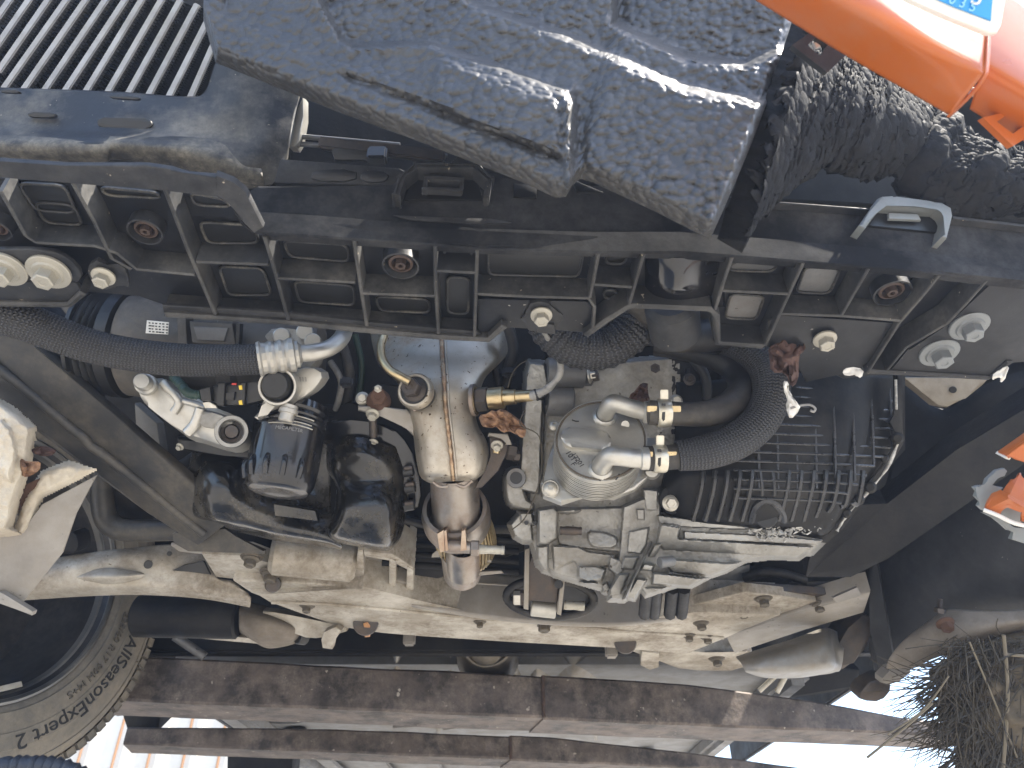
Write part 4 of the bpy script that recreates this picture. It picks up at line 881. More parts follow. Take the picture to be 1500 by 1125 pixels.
tube('air_hose', car, hose_b, pts([(800, 470, .80), (812, 488, .80), (840, 508, .80), (880, 512, .80), (908, 500, .80), (930, 480, .80), (940, 450, .80)]), PX(30, .80), 34, 10, ribs=(120, .05))
tube('vent_pipe', car, rubber, pts([(930, 430, .76), (975, 470, .78), (1000, 492, .80), (1060, 488, .82)]), PX(26, .78), 24, 6)
rod('vent_pipe', car, plastic_d, P(982, 440, .74), P(990, 492, .78), PX(38, .77), 30, .006)
lathe('vent_pipe', car, plastic, P(940, 486, .80), P(1050, 494, .83), [(0, 0), (0, PX(20, .8)), (.4, PX(20, .8)), (.45, PX(26, .8)), (.55, PX(26, .8)), (.6, PX(20, .8)), (.75, PX(20, .8)), (.8, PX(26, .8)), (1, PX(26, .8)), (1, 0)], 28)
slab('baffle', car, dark_m, pts([(980, 500), (1100, 500), (1110, 680), (980, 680)], .90), .02, None, .004)
for x in (1005, 1030, 1055): slab('baffle_rib', car, dark_m, pts([(x, 540), (x + 6, 540), (x + 6, 600), (x, 600)], .893), .01, None, .002)
bolt(car, steel_d, P(1010, 556, .89), Vector((0, -1, -.4)), PX(9, .89), 'flange'); bolt(car, steel, P(990, 588, .84), Vector((0, -1, -.4)), PX(10, .84), 'flange')

# black ribbed sump of the gearbox
sump = patch('gearbox_sump', car, sump_m, [pts(r) for r in (
    [(990, 560, .90), (1060, 555, .88), (1130, 548, .87), (1200, 545, .87), (1260, 545, .875), (1312, 548, .90)],
    [(990, 610, .89), (1060, 606, .868), (1130, 600, .855), (1200, 600, .855), (1260, 602, .865), (1316, 610, .90)],
    [(986, 660, .88), (1060, 656, .855), (1130, 656, .842), (1200, 656, .842), (1258, 658, .855), (1312, 650, .895)],
    [(974, 690, .875), (1010, 680, .855), (1080, 690, .838), (1170, 700, .830), (1240, 704, .845), (1284, 690, .885)],
    [(968, 715, .87), (1006, 700, .845), (1080, 710, .832), (1160, 722, .828), (1226, 728, .838), (1262, 724, .88)],
    [(968, 745, .875), (1006, 758, .86), (1080, 764, .85), (1150, 770, .85), (1210, 775, .855), (1236, 752, .88)],
    [(972, 752, .90), (1008, 764, .88), (1080, 772, .875), (1150, 780, .875), (1204, 788, .875), (1228, 770, .90)])], 6, 5, .004)
tag(sump, 'glossy black ribbed gearbox sump, chipped along its lower edge')
def sd(x, y):  # approximate sump depth
    t = max(0, min(1, (y - 550) / 160)); e = .872 - .044 * t
    e += max(0, (1080 - x) / 100) ** 2 * .028 + max(0, (x - 1200) / 110) ** 2 * .035
    if y > 722: e += (y - 722) / 50 * .024
    return e
def sribs(line, w=.003, name='rib', m=srib_m):
    bm = bmesh.new(); p = spline([P(x, y, sd(x, y) - .001) for x, y in line], 4); add_tube(bm, p, w, 6, 1); return emit(name, bm, sump, m)
for i in range(13):
    y = 566 + i * 13.6; x1 = 1312 - max(0, (y - 640)) * .9
    sribs([(max(1075, 1150 - i * 10), y), (1200, y + 4), (x1, y + 8)], .0016)
for x in range(1110, 1310, 28): sribs([(x - 4, 556), (x, 630), (x + 2, min(716, 720 - max(0, x - 1230) * .75))], .0018)
for i, x in enumerate(range(1024, 1262, 18)):
    yb = 762 - max(0, x - 1190) * .4
    if 1098 < x < 1136: sribs([(x - 1, 690), (x + 2, 712), (x + 2, 726)], .0022); continue
    sribs([(x + 6, 690), (x + 4, 712), (x - 2, 738), (x - 9, yb)], .0030)
sribs([(1100, 764), (1106, 744), (1120, 734), (1136, 738), (1146, 752), (1148, 764)], .004, 'drain_ring')
rod('drain_well', sump, gasket, P(1122, 756, .846), P(1122, 756, .87), PX(17, .85), 24)
slab('sump_flange', sump, sump_m, pts([(962, 748), (980, 752), (1008, 766), (1084, 772), (1104, 782), (1200, 790), (1212, 780), (1236, 755), (1256, 726), (1290, 690), (1318, 646), (1312, 628), (1300, 618), (1312, 608), (1312, 548), (1322, 548), (1324, 650), (1296, 696), (1262, 738), (1236, 775), (1212, 796), (1100, 786), (1000, 772)], .872), .006, None, .002)
slab('bolt_ear', sump, sump_m, pts([(964, 734), (972, 712), (990, 712), (1004, 730), (996, 752), (978, 756)], .862), .02, None, .004, ch=1)
bolt(sump, steel, P(982, 737, .858), Vector((0, -1, -.55)), PX(12, .86), 'flange')
for x, y, r in ((1315, 642, 9), (1275, 714, 9), (1258, 732, 8), (1296, 672, 6), (1240, 752, 7)): lathe('edge_boss', sump, sump_m, P(x, y, .862), P(x, y, .885), [(0, 0), (0, PX(r * .6, .86)), (.1, PX(r, .86)), (1, PX(r, .86))], 16)
chip_glint = mk('chip_and_glint', (.55, .53, .48), .6, .3, var=(.1, .1, .1), vs_=120, bump=.8, bs=500)
rg = random.Random(5); bm = bmesh.new()
for k in range(150):
    t = rg.random(); x = 1105 + 120 * t + rg.gauss(0, 6); y = 786 - 22 * t * t + rg.gauss(-6, 5) - (14 * t if t > .8 else 0)
    c = P(x, y, .853 + rg.uniform(-.002, .004)); l = [c + Vector((rg.gauss(0, 1), rg.gauss(0, .5), rg.gauss(0, 1))) * .0024 for _ in range(4)]
    add_slab(bm, l[:3], .0012, None, 0)
tag(emit('broken_edge', bm, sump, chip_glint, smooth=False), kind='stuff')
tube('edge_glint', sump, chip_glint, pts([(1312, 556, .868), (1313, 600, .868)]), .0016, 8, 1); tube('edge_glint', sump, chip_glint, pts([(1316, 648), (1298, 688), (1270, 722), (1240, 756), (1226, 778)], .866), .0014, 8, 4, ribs=(90, .6))  # pale tubes paint the glint along the sump flange edge
slab('sump_wall', car, dark_m, pts([(960, 560), (1330, 540), (1330, 660), (1200, 810), (960, 780)], .94), .1, None, .01)

# ------------------------------------------------------------------ left: strut, felt lining, bracket, bar
st = slab('brace_strut', car, strut_m, pts([(-60, 422, .82), (0, 466, .83), (45, 502, .835), (170, 610, .86), (285, 708, .90), (330, 770, .92), (290, 800, .94), (215, 752, .925), (136, 692, .90), (66, 640, .875), (0, 582, .855), (-60, 545, .84)]), .012, None, .004)
tag(st, 'dusty black pressed steel brace running diagonally')
tube('crease', st, strut_m, pts([(-40, 516, .83), (20, 556, .845), (104, 626, .868), (122, 640, .872), (132, 652, .877), (150, 664, .882), (200, 702, .90), (262, 752, .92), (300, 782, .93)]), .006, 10, 5)
slab('foot', st, strut_m, pts([(252, 782), (258, 778), (300, 780), (330, 772), (345, 788), (388, 806), (388, 812), (275, 808), (254, 796)], .95), .006, None, .002)
relief('felt_lining', car, felt, -40, 560, 160, 800, 2, .875, [
    ([(-40, 570), (0, 585), (30, 605), (52, 625), (48, 655), (42, 690), (32, 720), (18, 772), (30, 782), (0, 786), (-40, 770)], .805, 12, .0002, 0),
    ([(0, 600), (26, 625), (34, 660), (20, 720), (-10, 700), (-20, 640)], .792, 14, 0, 0),
    ([(18, 772), (40, 722), (60, 692), (100, 676), (140, 688), (110, 704), (62, 728), (44, 775), (36, 786), (22, 784)], .85, 9, .0002, 0)], .0035, 60)
slab('rusty_patch', car, rust_r, pts([(22, 716), (58, 700), (56, 716), (44, 745), (26, 748), (20, 735)], .852), .006, None, .002)
slab('hanger_panel', car, grey_s, pts([(-40, 690, .84), (40, 770, .85), (60, 740, .855), (142, 696, .875), (112, 752, .87), (92, 810, .87), (34, 882, .86), (-2, 874, .85), (-40, 860, .84)]), .004, None, .001)
slab('hanger_foot', car, grey_s, pts([(-30, 864), (2, 868), (48, 896), (46, 902), (-2, 882), (-30, 876)], .845), .008, None, .001)
tube('roll_bar', car, strut_m, pts([(150, 690, 1.0), (150, 735, 1.0), (158, 764, 1.0), (185, 777, 1.0), (260, 776, 1.0), (330, 776, 1.02)]), PX(16, 1.0), 22, 8)
slab('panel_behind', car, grey_s, pts([(196, 590), (230, 620), (240, 690), (200, 660)], 1.0), .02, None, .004)
slab('steering_arm', car, dark_m, pts([(82, 800), (92, 782), (110, 778), (116, 798), (110, 812), (84, 812)], 1.0), .03, None, .006, ch=1)
rod('drive_joint', car, dark_m, P(160, 700, 1.05), P(240, 745, 1.08), PX(46, 1.05), 24, .008)

# ------------------------------------------------------------------ subframe
hS = .36
sf = slab('subframe', car, sub_m, hpts([(366, 869), (464, 868), (531, 860), (620, 881), (700, 900), (830, 911), (910, 911), (985, 900), (1035, 897), (1145, 902), (1090, 922), (1062, 932), (1010, 958), (990, 958), (897, 947), (744, 940), (620, 932), (560, 927), (500, 920), (440, 898), (396, 882)], hS), .05, Z, .006)
tag(sf, 'dirty cast aluminium front subframe with bolts')
def sfl(q, h, th, name='web', m=sub_m, bev=.003, ch=0): return slab(name, sf, m, hpts(q, h), th, Z, bev, ch)
sfl([(295, 812), (366, 815), (399, 827), (519, 833), (532, 862), (467, 858), (393, 853), (316, 846)], .378, .02)
sfl([(341, 851), (400, 852), (531, 861), (600, 874), (640, 886), (560, 884), (464, 876), (396, 874), (368, 869)], .366, .02)
sfl([(250, 799), (300, 801), (372, 808), (392, 818), (365, 814), (296, 812), (262, 808)], .385, .004, 'lip', grey_s, .001)
rod('cross_tube', sf, sub_m, H(396, 812, .385), H(522, 824, .385), .026, 28, .006)
sfl([(394, 824), (520, 832), (520, 838), (394, 830)], .378, .03)
sfl([(524, 806), (532, 806), (534, 848), (528, 860), (518, 856)], .376, .06, 'web', sub_m, .002)
sfl([(534, 812), (575, 814), (572, 872), (534, 862)], .40, .03, 'pocket_floor', grey_s)
sfl([(570, 818), (580, 822), (580, 872), (569, 870)], .372, .06); sfl([(578, 850), (600, 854), (602, 872), (578, 868)], .378, .05, 'web', grey_s); sfl([(596, 830), (606, 836), (606, 882), (594, 878)], .372, .06)
sfl([(532, 808), (575, 812), (606, 832), (604, 840), (572, 820), (534, 816)], .374, .05)
# recessed front wall of the subframe
wl_ = patch('front_wall', sf, grey_s, [pts(r) for r in ([(604, 835, 1.12), (700, 838, 1.13), (800, 846, 1.14), (900, 858, 1.15), (1000, 870, 1.16), (1075, 850, 1.16)], [(604, 862, 1.10), (700, 870, 1.11), (800, 880, 1.12), (900, 888, 1.13), (1000, 884, 1.14), (1075, 862, 1.14)], [(604, 886, 1.07), (700, 904, 1.09), (800, 914, 1.10), (900, 916, 1.11), (1000, 904, 1.12), (1080, 874, 1.12)])], 5, 4, .004)
tube('wall_line', wl_, grey_s, pts([(610, 850, 1.10), (700, 854, 1.11), (760, 858, 1.115)]), .002, 6, 3)
# torque mount in its oval opening
def oval(cx, cy, rx, ry, d, n=40): return [P(cx + rx * math.cos(a), cy + ry * math.sin(a) + (math.cos(a)) * 3, d) for a in (2 * math.pi * k / n for k in range(n))]
slab('mount_opening', sf, gasket, oval(806, 876, 66, 28, 1.075), .02, None, .001)
bm = bmesh.new(); l = oval(806, 876, 64, 27, 1.068); add_tube(bm, l + [l[0]], .006, 10, 1, False); emit('mount_bush', bm, sf, rubber)
tm = slab('torque_mount', car, steel_d, pts([(772, 840), (778, 802), (790, 830), (820, 848), (816, 884), (770, 880)], .98), .03, None, .003)
slab('mount_cheek', tm, grey_s, pts([(769, 805), (776, 803), (774, 894), (767, 892)], .975), .03, None, .001); slab('mount_cheek', tm, grey_s, pts([(822, 846), (829, 840), (822, 902), (816, 900)], .972), .03, None, .001)
rod('mount_bush', tm, alu_b, P(778, 890, 1.0), P(814, 894, 1.0), PX(12, 1.0), 24)
bolt(tm, steel, P(762, 876, .98), X * -1, PX(10, .98), 'hex', spin=.3); rod('mount_bolt', tm, steel_d, P(752, 874, .985), P(770, 876, .985), PX(11, .98), 6)
tube('mount_stud', tm, zinc, pts([(826, 886), (856, 888)], .99), PX(6.5, .98), 14, 14, ribs=(500, .06))
lathe('mount_hole', tm, gasket, P(818, 856, .968), P(820, 856, .98), [(0, 0), (0, PX(6, .97)), (1, PX(7, .97))], 18)
# right plates
sfl([(975, 900), (1010, 888), (1089, 867), (1144, 873), (1196, 881), (1141, 903), (1060, 900)], .372, .014, 'bolt_plate', sub_m, .002)
sfl([(1089, 866), (1150, 872), (1226, 878), (1226, 872), (1150, 866), (1092, 862)], .38, .01, 'lip', steel_d, .002)
sfl([(1062, 932), (1150, 903), (1262, 871), (1276, 868), (1266, 898), (1180, 922), (1076, 958)], .366, .03, 'rear_arm', grey_s, .004)
sfl([(910, 945), (1000, 952), (1020, 955), (1068, 958), (1105, 952), (1096, 984), (1000, 984), (972, 970), (930, 956)], .378, .03, 'rear_lobe', sub_m, .008, 1)
sfl([(940, 955), (966, 958), (965, 978), (952, 982), (938, 975)], .365, .02, 'lug', sub_m, .003)
sb = hpts([(700, 905)], hS)
for x, y, r, k in ((397, 840, 12, 'flange'), (442, 870, 11, 'flange'), (450, 888, 9, 'flange'), (368, 818, 11, 'flange'), (703, 911, 8, 'flange'), (797, 917, 9, 'hex'), (1027, 913, 10, 'flange'), (1009, 931, 9, 'flange'), (1036, 934, 9, 'flange'), (1088, 894, 11, 'flange'), (1118, 877, 11, 'flange'), (1199, 886, 10, 'flange'), (1050, 966, 11, 'flange'), (480, 930, 9, 'hex')):
    h = .372 if y < 880 and x < 500 or x > 1080 else hS
    bolt(sf, MT.get('grimy_bolt') or mk('grimy_bolt', (.15, .13, .1), .6, .6, var=(.05, .042, .035), vs_=80, bump=.3), H(x, y, h - .001), Z * -1 + Y * -.1, PX(r, 1.1), k)
    pc = H(x, y, h - .0006); lathe('bolt_seat', sf, MT.get('recess_shade') or mk('recess_shade', (.12, .10, .075), .7, .2, var=(.05, .04, .03), vs_=80, bump=.3), pc, pc + Z * .002, [(0, PX(r * .9, 1.1)), (0, PX(r * 1.22, 1.1)), (1, PX(r * 1.3, 1.1))], 24)  # dark ring round each bolt paints in the shade of a recess
for x, y, r in ((536, 912, 17), (916, 941, 16), (400, 856, 9)): lathe('drain_hole', sf, steel_d, H(x, y, hS - .0015), H(x, y, hS + .004), [(0, 0), (0, PX(r, 1.15)), (.4, PX(r + 1.5, 1.15)), (1, PX(r + 1.5, 1.15))], 30)
tube('edge_bead', sf, sub_m, hpts([(398, 882), (464, 884), (560, 892), (700, 905), (824, 914), (906, 924), (1000, 930), (1060, 934)], hS - .001), .003, 8, 4)
slab('hook', sf, gold, hpts([(532, 916), (538, 914), (544, 922), (542, 933), (534, 934), (536, 924)], .352), .003, Z, .001)
# left control arm
ca = patch('control_arm', car, sub_m, [pts(r) for r in (
    [(-30, 850, 1.0), (60, 822, 1.01), (140, 808, 1.02), (200, 802, 1.04), (255, 798, 1.05), (300, 812, 1.06)],
    [(-30, 862, .985), (60, 835, .99), (140, 822, 1.005), (205, 814, 1.025), (262, 822, 1.04), (320, 848, 1.05)],
    [(-30, 872, .978), (60, 850, .985), (140, 842, 1.0), (210, 838, 1.02), (285, 848, 1.04), (360, 866, 1.06)],
    [(-30, 880, .985), (50, 868, .99), (140, 862, 1.0), (220, 860, 1.02), (290, 866, 1.04), (366, 878, 1.06)],
    [(-30, 886, 1.005), (30, 880, 1.01), (140, 873, 1.02), (220, 872, 1.04), (300, 878, 1.06), (366, 890, 1.08)])], 7, 6, .006)
tag(ca, 'dusty pressed control arm of the left wheel')
dn = patch('dent', ca, sub_m, [pts(r) for r in ([(118, 838, .999), (160, 832, 1.003), (206, 838, 1.012)], [(110, 846, .994), (165, 845, .990), (212, 842, 1.010)], [(118, 852, .999), (165, 856, 1.002), (206, 848, 1.014)])], 6, 6, .003)
rod('arm_hole', ca, gasket, P(217, 827, 1.018), P(217, 826, 1.04), PX(6, 1.02), 16, .0003); rod('arm_hole', ca, gasket, P(248, 811, 1.036), P(248, 811, 1.05), PX(3.5, 1.03), 12, .0003)
slab('arm_slot', ca, gasket, pts([(252, 836), (268, 828), (298, 822), (308, 842), (280, 838)], 1.03), .004, None, .001)
# rear bush, steering rack pieces behind
lathe('rack_tube', car, dark_m, P(200, 902, 1.2), P(352, 905, 1.2), cyl(Vector(), Vector((.2, 0, 0)), PX(30, 1.2), .004), 30)
slab('rack_rail', car, sub_m, pts([(190, 916), (270, 924), (390, 938), (430, 940), (400, 946), (300, 936), (190, 928)], 1.19), .02, None, .004)
rk = patch('rack_housing', car, MT.get('sand_alu') or mk('sand_alu', (.20, .17, .135), .7, .25, var=(.09, .075, .06), vs_=30, vamt=.9, dust=(.3, .25, .18), damt=.4, ds_=30, bump=.6, bs=200), [pts(r) for r in (
    [(350, 886, 1.2), (372, 884, 1.19), (400, 892, 1.19), (430, 905, 1.2), (440, 912, 1.22)],
    [(350, 902, 1.17), (374, 904, 1.15), (402, 910, 1.15), (432, 920, 1.16), (446, 926, 1.2)],
    [(350, 920, 1.17), (372, 930, 1.15), (394, 934, 1.155), (424, 938, 1.165), (444, 936, 1.2)],
    [(352, 930, 1.22), (374, 942, 1.2), (394, 950, 1.2), (422, 946, 1.21), (438, 940, 1.22)])], 6, 6, .004)
rod('rack_end', rk, gasket, P(436, 932, 1.18), P(448, 934, 1.19), PX(11, 1.18), 18)
slab('rack_foot', rk, sub_m, pts([(376, 894), (410, 898), (470, 910), (520, 922), (470, 936), (440, 934), (410, 914)], 1.16), .02, None, .006, ch=1)
slab('lug', rk, sub_m, pts([(474, 926), (492, 918), (500, 924), (488, 940), (486, 952), (472, 950), (470, 938)], 1.13), .02, None, .003)
tube('track_rod', car, alu_g, pts([(256, 932, 1.35), (300, 962, 1.35)]), .008, 12, 1)
# heat shielding and box behind the subframe
sh = patch('tunnel_heat_shield', car, shield_m, [[P(x, y + q, d + .14 + k * .05) for x, q, d in ((572, 0, 1.42), (580, 2, 1.34), (604, 4, 1.40), (640, 6, 1.37), (650, 6, 1.44), (660, 6, 1.36), (672, 8, 1.42), (742, 10, 1.42), (755, 8, 1.35), (770, 8, 1.42), (786, 8, 1.36), (812, 10, 1.40), (840, 12, 1.35), (880, 12, 1.42))] for k, y in enumerate((915, 940, 975, 1010))], 6, 4, .003)
muf_m = mk('muffler_skin', (.12, .11, .095), .4, .9, var=(.06, .055, .045), vs_=20, dust=(.2, .15, .09), damt=.4, bump=.2)
lathe('muffler_end', car, muf_m, P(712, 935, 1.46), P(715, 960, 1.56), [(0, 0), (.02, PX(24, 1.45)), (.1, PX(34, 1.45)), (.3, PX(44, 1.45)), (.6, PX(48, 1.45)), (1, PX(50, 1.45))], 36)
tube('muffler_seam', car, muf_m, pts([(668, 940), (690, 968), (712, 976), (738, 966), (760, 936)], 1.45), .004, 8, 5)
for q in ((600, 932), (895, 950)): box('hanger', car, grey_s, P(*q, 1.3), .02, .02, .03, .003)
patch('box_shield', car, shield_m, [pts(r) for r in (
    [(1078, 962, 1.19), (1110, 952, 1.18), (1160, 936, 1.18), (1205, 920, 1.18), (1226, 925, 1.2), (1240, 935, 1.22)],
    [(1082, 966, 1.16), (1112, 960, 1.14), (1165, 948, 1.14), (1212, 938, 1.14), (1222, 946, 1.165), (1236, 950, 1.18)],
    [(1088, 976, 1.145), (1112, 974, 1.125), (1165, 968, 1.125), (1214, 962, 1.125), (1226, 966, 1.16), (1234, 970, 1.18)],
    [(1092, 984, 1.15), (1116, 986, 1.13), (1165, 984, 1.13), (1212, 978, 1.13), (1224, 980, 1.16), (1230, 982, 1.18)],
    [(1096, 986, 1.2), (1120, 993, 1.19), (1166, 993, 1.19), (1206, 988, 1.19), (1218, 986, 1.2), (1224, 984, 1.22)])], 6, 6, .004, lambda p: p + FW * noise.noise(p * 25) * .003)
slab('box_shield', car, steel_d, pts([(1230, 930), (1276, 890), (1280, 940), (1240, 982), (1222, 984)], 1.18), .05, None, .01, ch=1)
for a, b in (((1136, 990), (1112, 1012)), ((1150, 992), (1138, 1014))): tube('stay', car, zinc, pts([a, b], 1.3), .0045, 10, 1)
slab('rear_crossmember', car, dark_m, pts([(150, 925), (1080, 965), (1260, 980), (1260, 1010), (1100, 1030), (150, 985)], 1.78), .05, None, .01)

# ------------------------------------------------------------------ right side: liner, beam, arm
slab('beam', car, dark_m, pts([(1200, 740, .92), (1300, 740, .94), (1400, 660, .90), (1560, 560, .85), (1560, 640, .85), (1300, 820, .95), (1246, 846, .98), (1180, 846, .98), (1180, 842, .98)]), .05, None, .008)
ln = patch('arch_liner', car, MT.get('liner') or mk('liner', (.007, .0075, .009), .5, spec=.3, var=(.012, .013, .015), vs_=5, dust=(.12, .12, .12), damt=.2, ds_=4, bump=.1, spots=(.3, .28, .24), ss=90, sth=.74), [pts(r) for r in (
    [(1325, 560, 1.10), (1380, 600, 1.06), (1450, 560, 1.0), (1620, 500, .9)],
    [(1300, 700, 1.14), (1360, 720, 1.08), (1450, 700, 1.0), (1620, 640, .9)],
    [(1262, 830, 1.18), (1330, 850, 1.1), (1450, 850, 1.0), (1620, 840, .92)],
    [(1268, 920, 1.2), (1320, 925, 1.12), (1450, 905, 1.03), (1620, 890, .95)],
    [(1282, 990, 1.22), (1310, 975, 1.15), (1450, 930, 1.06), (1620, 910, .98)])], 6, 5, .004)
tag(ln, 'dusty black wheel arch liner on the right side')
slab('liner_fold', ln, MT['liner'], pts([(1270, 830, 1.1), (1284, 820, 1.09), (1310, 970, 1.1), (1286, 988, 1.12), (1274, 920, 1.11)]), .01, None, .003)
slab('inner_wall', car, dark_m, pts([(1290, 560), (1345, 560), (1395, 600), (1330, 720), (1290, 800), (1180, 860), (1060, 890), (1060, 840), (1200, 800), (1310, 660)], 1.2), .03, None, .006)
slab('cast_bracket', car, mk('sandy_casting', (.36, .31, .24), .65, .2, var=(.22, .18, .13), vs_=30, bump=.3), pts([(1322, 552), (1452, 553), (1440, 566), (1414, 584), (1390, 597), (1374, 594), (1350, 574)], .98), .02, None, .006)
rod('bracket_hole', car, gasket, P(1396, 571, .976), P(1396, 571, .985), PX(5, .97), 14, .0003)
slab('bracket_gap', car, alu, pts([(1040, 838), (1100, 826), (1098, 868), (1060, 874)], 1.15), .03, None, .006)
slab('bracket_panel', car, strut_m, pts([(1140, 868), (1180, 852), (1240, 850), (1262, 862), (1230, 876), (1150, 868)], 1.12), .02, None, .006)
slab('bracket_tip', car, grey_s, pts([(1220, 876), (1256, 860), (1262, 872), (1226, 884)], 1.03), .006, None, .001)
rarm = patch('control_arm', car, MT['sand_alu'], [pts(r) for r in (
    [(1372, 902, .98), (1386, 892, .97), (1430, 894, .95), (1500, 893, .93), (1620, 880, .9)],
    [(1330, 932, .98), (1372, 918, .955), (1430, 916, .935), (1500, 910, .92), (1620, 900, .88)],
    [(1305, 960, .99), (1352, 950, .96), (1410, 938, .94), (1500, 918, .93), (1620, 915, .9)],
    [(1298, 980, 1.0), (1340, 978, .98), (1376, 962, .97), (1500, 926, .95), (1620, 922, .92)])], 6, 5, .008)
tag(rarm, 'chafed control arm of the right wheel')
bolt(rarm, rust_r, P(1384, 912, .945), Vector((0, -.4, -1)), PX(13, .94), 'flange'); bolt(rarm, steel_d, P(1376, 898, .95), Vector((.2, -.5, 1)), PX(8, .94), 'stud')
slab('ball_joint', rarm, steel_d, pts([(1268, 1004), (1296, 990), (1310, 1008), (1292, 1030), (1262, 1028), (1258, 1018)], 1.05), .03, None, .006, ch=1)
slab('ball_joint', rarm, grey_s, pts([(1286, 1000), (1310, 975), (1344, 980), (1310, 1006)], 1.03), .02, None, .006, ch=1)

# ------------------------------------------------------------------ left front wheel
wc = CAMP + Vector((-.748, 1.050, .4254)); stA, caA = -.4368, .0911
wnrm = Vector((math.cos(stA) * math.cos(caA), math.sin(stA) * math.cos(caA), math.sin(caA)))
wu = Vector((-math.sin(stA), math.cos(stA), 0)); ww = wnrm.cross(wu)
def wp(a, r, o=0): return wc + wnrm * o + (wu * math.cos(a) + ww * math.sin(a)) * r
def wl2(name, parent, m, prof, seg=120, sharp=30):
    bm = bmesh.new(); add_lathe(bm, wc, wc + wnrm, [(o, r) for o, r in prof], seg, squash=wu); return emit(name, bm, parent, m, sharp)
wheel = wl2('wheel', car, rim_m, [(-.004, .204), (.002, .203), (.002, .196), (-.006, .190), (-.03, .183), (-.09, .178), (-.13, .16), (-.14, .06), (-.14, 0)])
tag(wheel, 'front wheel seen from its inner side')
wl2('rim_edge', wheel, rim_e, [(-.002, .2035), (.004, .2035), (.0055, .200), (.003, .196), (-.004, .193), (-.008, .187), (-.016, .184)])
ty = wl2('tyre', wheel, tyre_m, [(-.012, .200), (.003, .2045), (.006, .208), (.0075, .213), (.010, .214), (.0118, .226), (.0125, .240), (.0135, .241), (.0135, .262), (.012, .263), (.009, .275), (.004, .284), (.005, .285), (.002, .290), (-.004, .296), (-.012, .300), (-.03, .304), (-.10, .307), (-.18, .304), (-.2, .29), (-.2, .21), (-.012, .200)])
# tread notches on the shoulder
for k in range(96):
    a = 2 * math.pi * k / 96
    if not (math.pi < (a % (2 * math.pi)) < 2 * math.pi): continue
    bm = bmesh.new(); t_ = wu * -math.sin(a) + ww * math.cos(a); r_ = wu * math.cos(a) + ww * math.sin(a)
    add_box(bm, wp(a, .3045, -.02), t_, r_, wnrm, .0125, .009, .03, .001)
    emit('tread_block', bm, wheel, tyre_m)
def pxang(x, y):   # angle on the wheel for a pixel
    p = ON(x, y, wc + wnrm * .013, wnrm) - wc
    return math.atan2(p.dot(ww), p.dot(wu)), p.length
a0, r0 = pxang(186, 935); a1, r1 = pxang(30, 1088)
if a1 > a0: sgn = 1
else: sgn = -1
am = (a0 + a1) / 2; rm = .2625
def warp_at(am, rm, off=.0138):
    return lambda c: wp(am + sgn * c.x / rm, rm + c.y, off + c.z)
def fit_text(s, target, rm, size):
    me = text_mesh(s, size, 0); w = max(v.co.x for v in me.vertices) - min(v.co.x for v in me.vertices); bpy.data.meshes.remove(me); return size * target / w
L_ = abs(a1 - a0) * rm * 1.06
lettering('tyre_lettering', ty, tyre_t, 'AllSeasonExpert 2', .0285, wp(am, rm, .013), X, Y, .0010, (lambda c, k=L_ / (fit_text('AllSeasonExpert 2', 1, 1, 1) and 1 / fit_text('AllSeasonExpert 2', 1, 1, 1)) / .0285: wp(am + sgn * c.x * k / rm, rm - .008 + c.y, .0136 + c.z)))
a2, _ = pxang(180, 895); a3, _ = pxang(95, 1010)
s2 = '225/60 R17 99H M+S'
k2 = abs(a3 - a2) * .228 * fit_text(s2, 1, 1, 1) / .015
tyre_g = mk('tyre_relief', (.075, .066, .052), .75, bump=.1)
lettering('tyre_lettering', ty, tyre_g, s2, .015, wp((a2 + a3) / 2, .228, .0125), X, Y, .0010, lambda c: wp((a2 + a3) / 2 + sgn * c.x * k2 / .228, .227 + c.y, .0136 + c.z))
slab('weight', wheel, zinc, [wp(a, r, -.006) for a, r in ((pxang(0, 1012)[0], .178), (pxang(44, 986)[0], .178), (pxang(44, 986)[0], .186), (pxang(0, 1012)[0], .186))], .003, None, .0005)

# loose hoses and wiring in the dark gaps of the bay
for l, r, m in (([(742, 470, .93), (752, 510, .93), (744, 545, .94), (738, 580, .95)], .007, rubber), ([(725, 540, .95), (738, 600, .95), (742, 660, .96)], .005, rubber), ([(500, 500, .93), (512, 545, .92), (508, 590, .94)], .006, rubber), ([(520, 490, .95), (530, 540, .95), (522, 600, .96)], .004, green_c),
                ([(484, 530, .93), (500, 560, .92), (492, 600, .94)], .004, wire_m), ([(170, 660, 1.0), (210, 690, 1.0), (250, 690, 1.0), (300, 660, 1.02)], .008, rubber), ([(1010, 520, .88), (1035, 560, .88), (1030, 640, .89)], .006, rubber), ([(1180, 850, 1.12), (1130, 838, 1.12), (1090, 846, 1.14)], .007, rubber),
                ([(590, 760, 1.0), (650, 772, 1.02), (760, 776, 1.02)], .006, rubber), ([(1000, 690, .87), (1040, 676, .86), (1080, 668, .86)], .004, plastic_d)):
    tube('bay_hose', car, m, pts(l), r, 12, 6)
for x, y, d_ in ((508, 560, .915), (745, 545, .93), (1032, 600, .875)): box('hose_clip', car, plastic_d, P(x, y, d_), .016, .01, .014, .003)
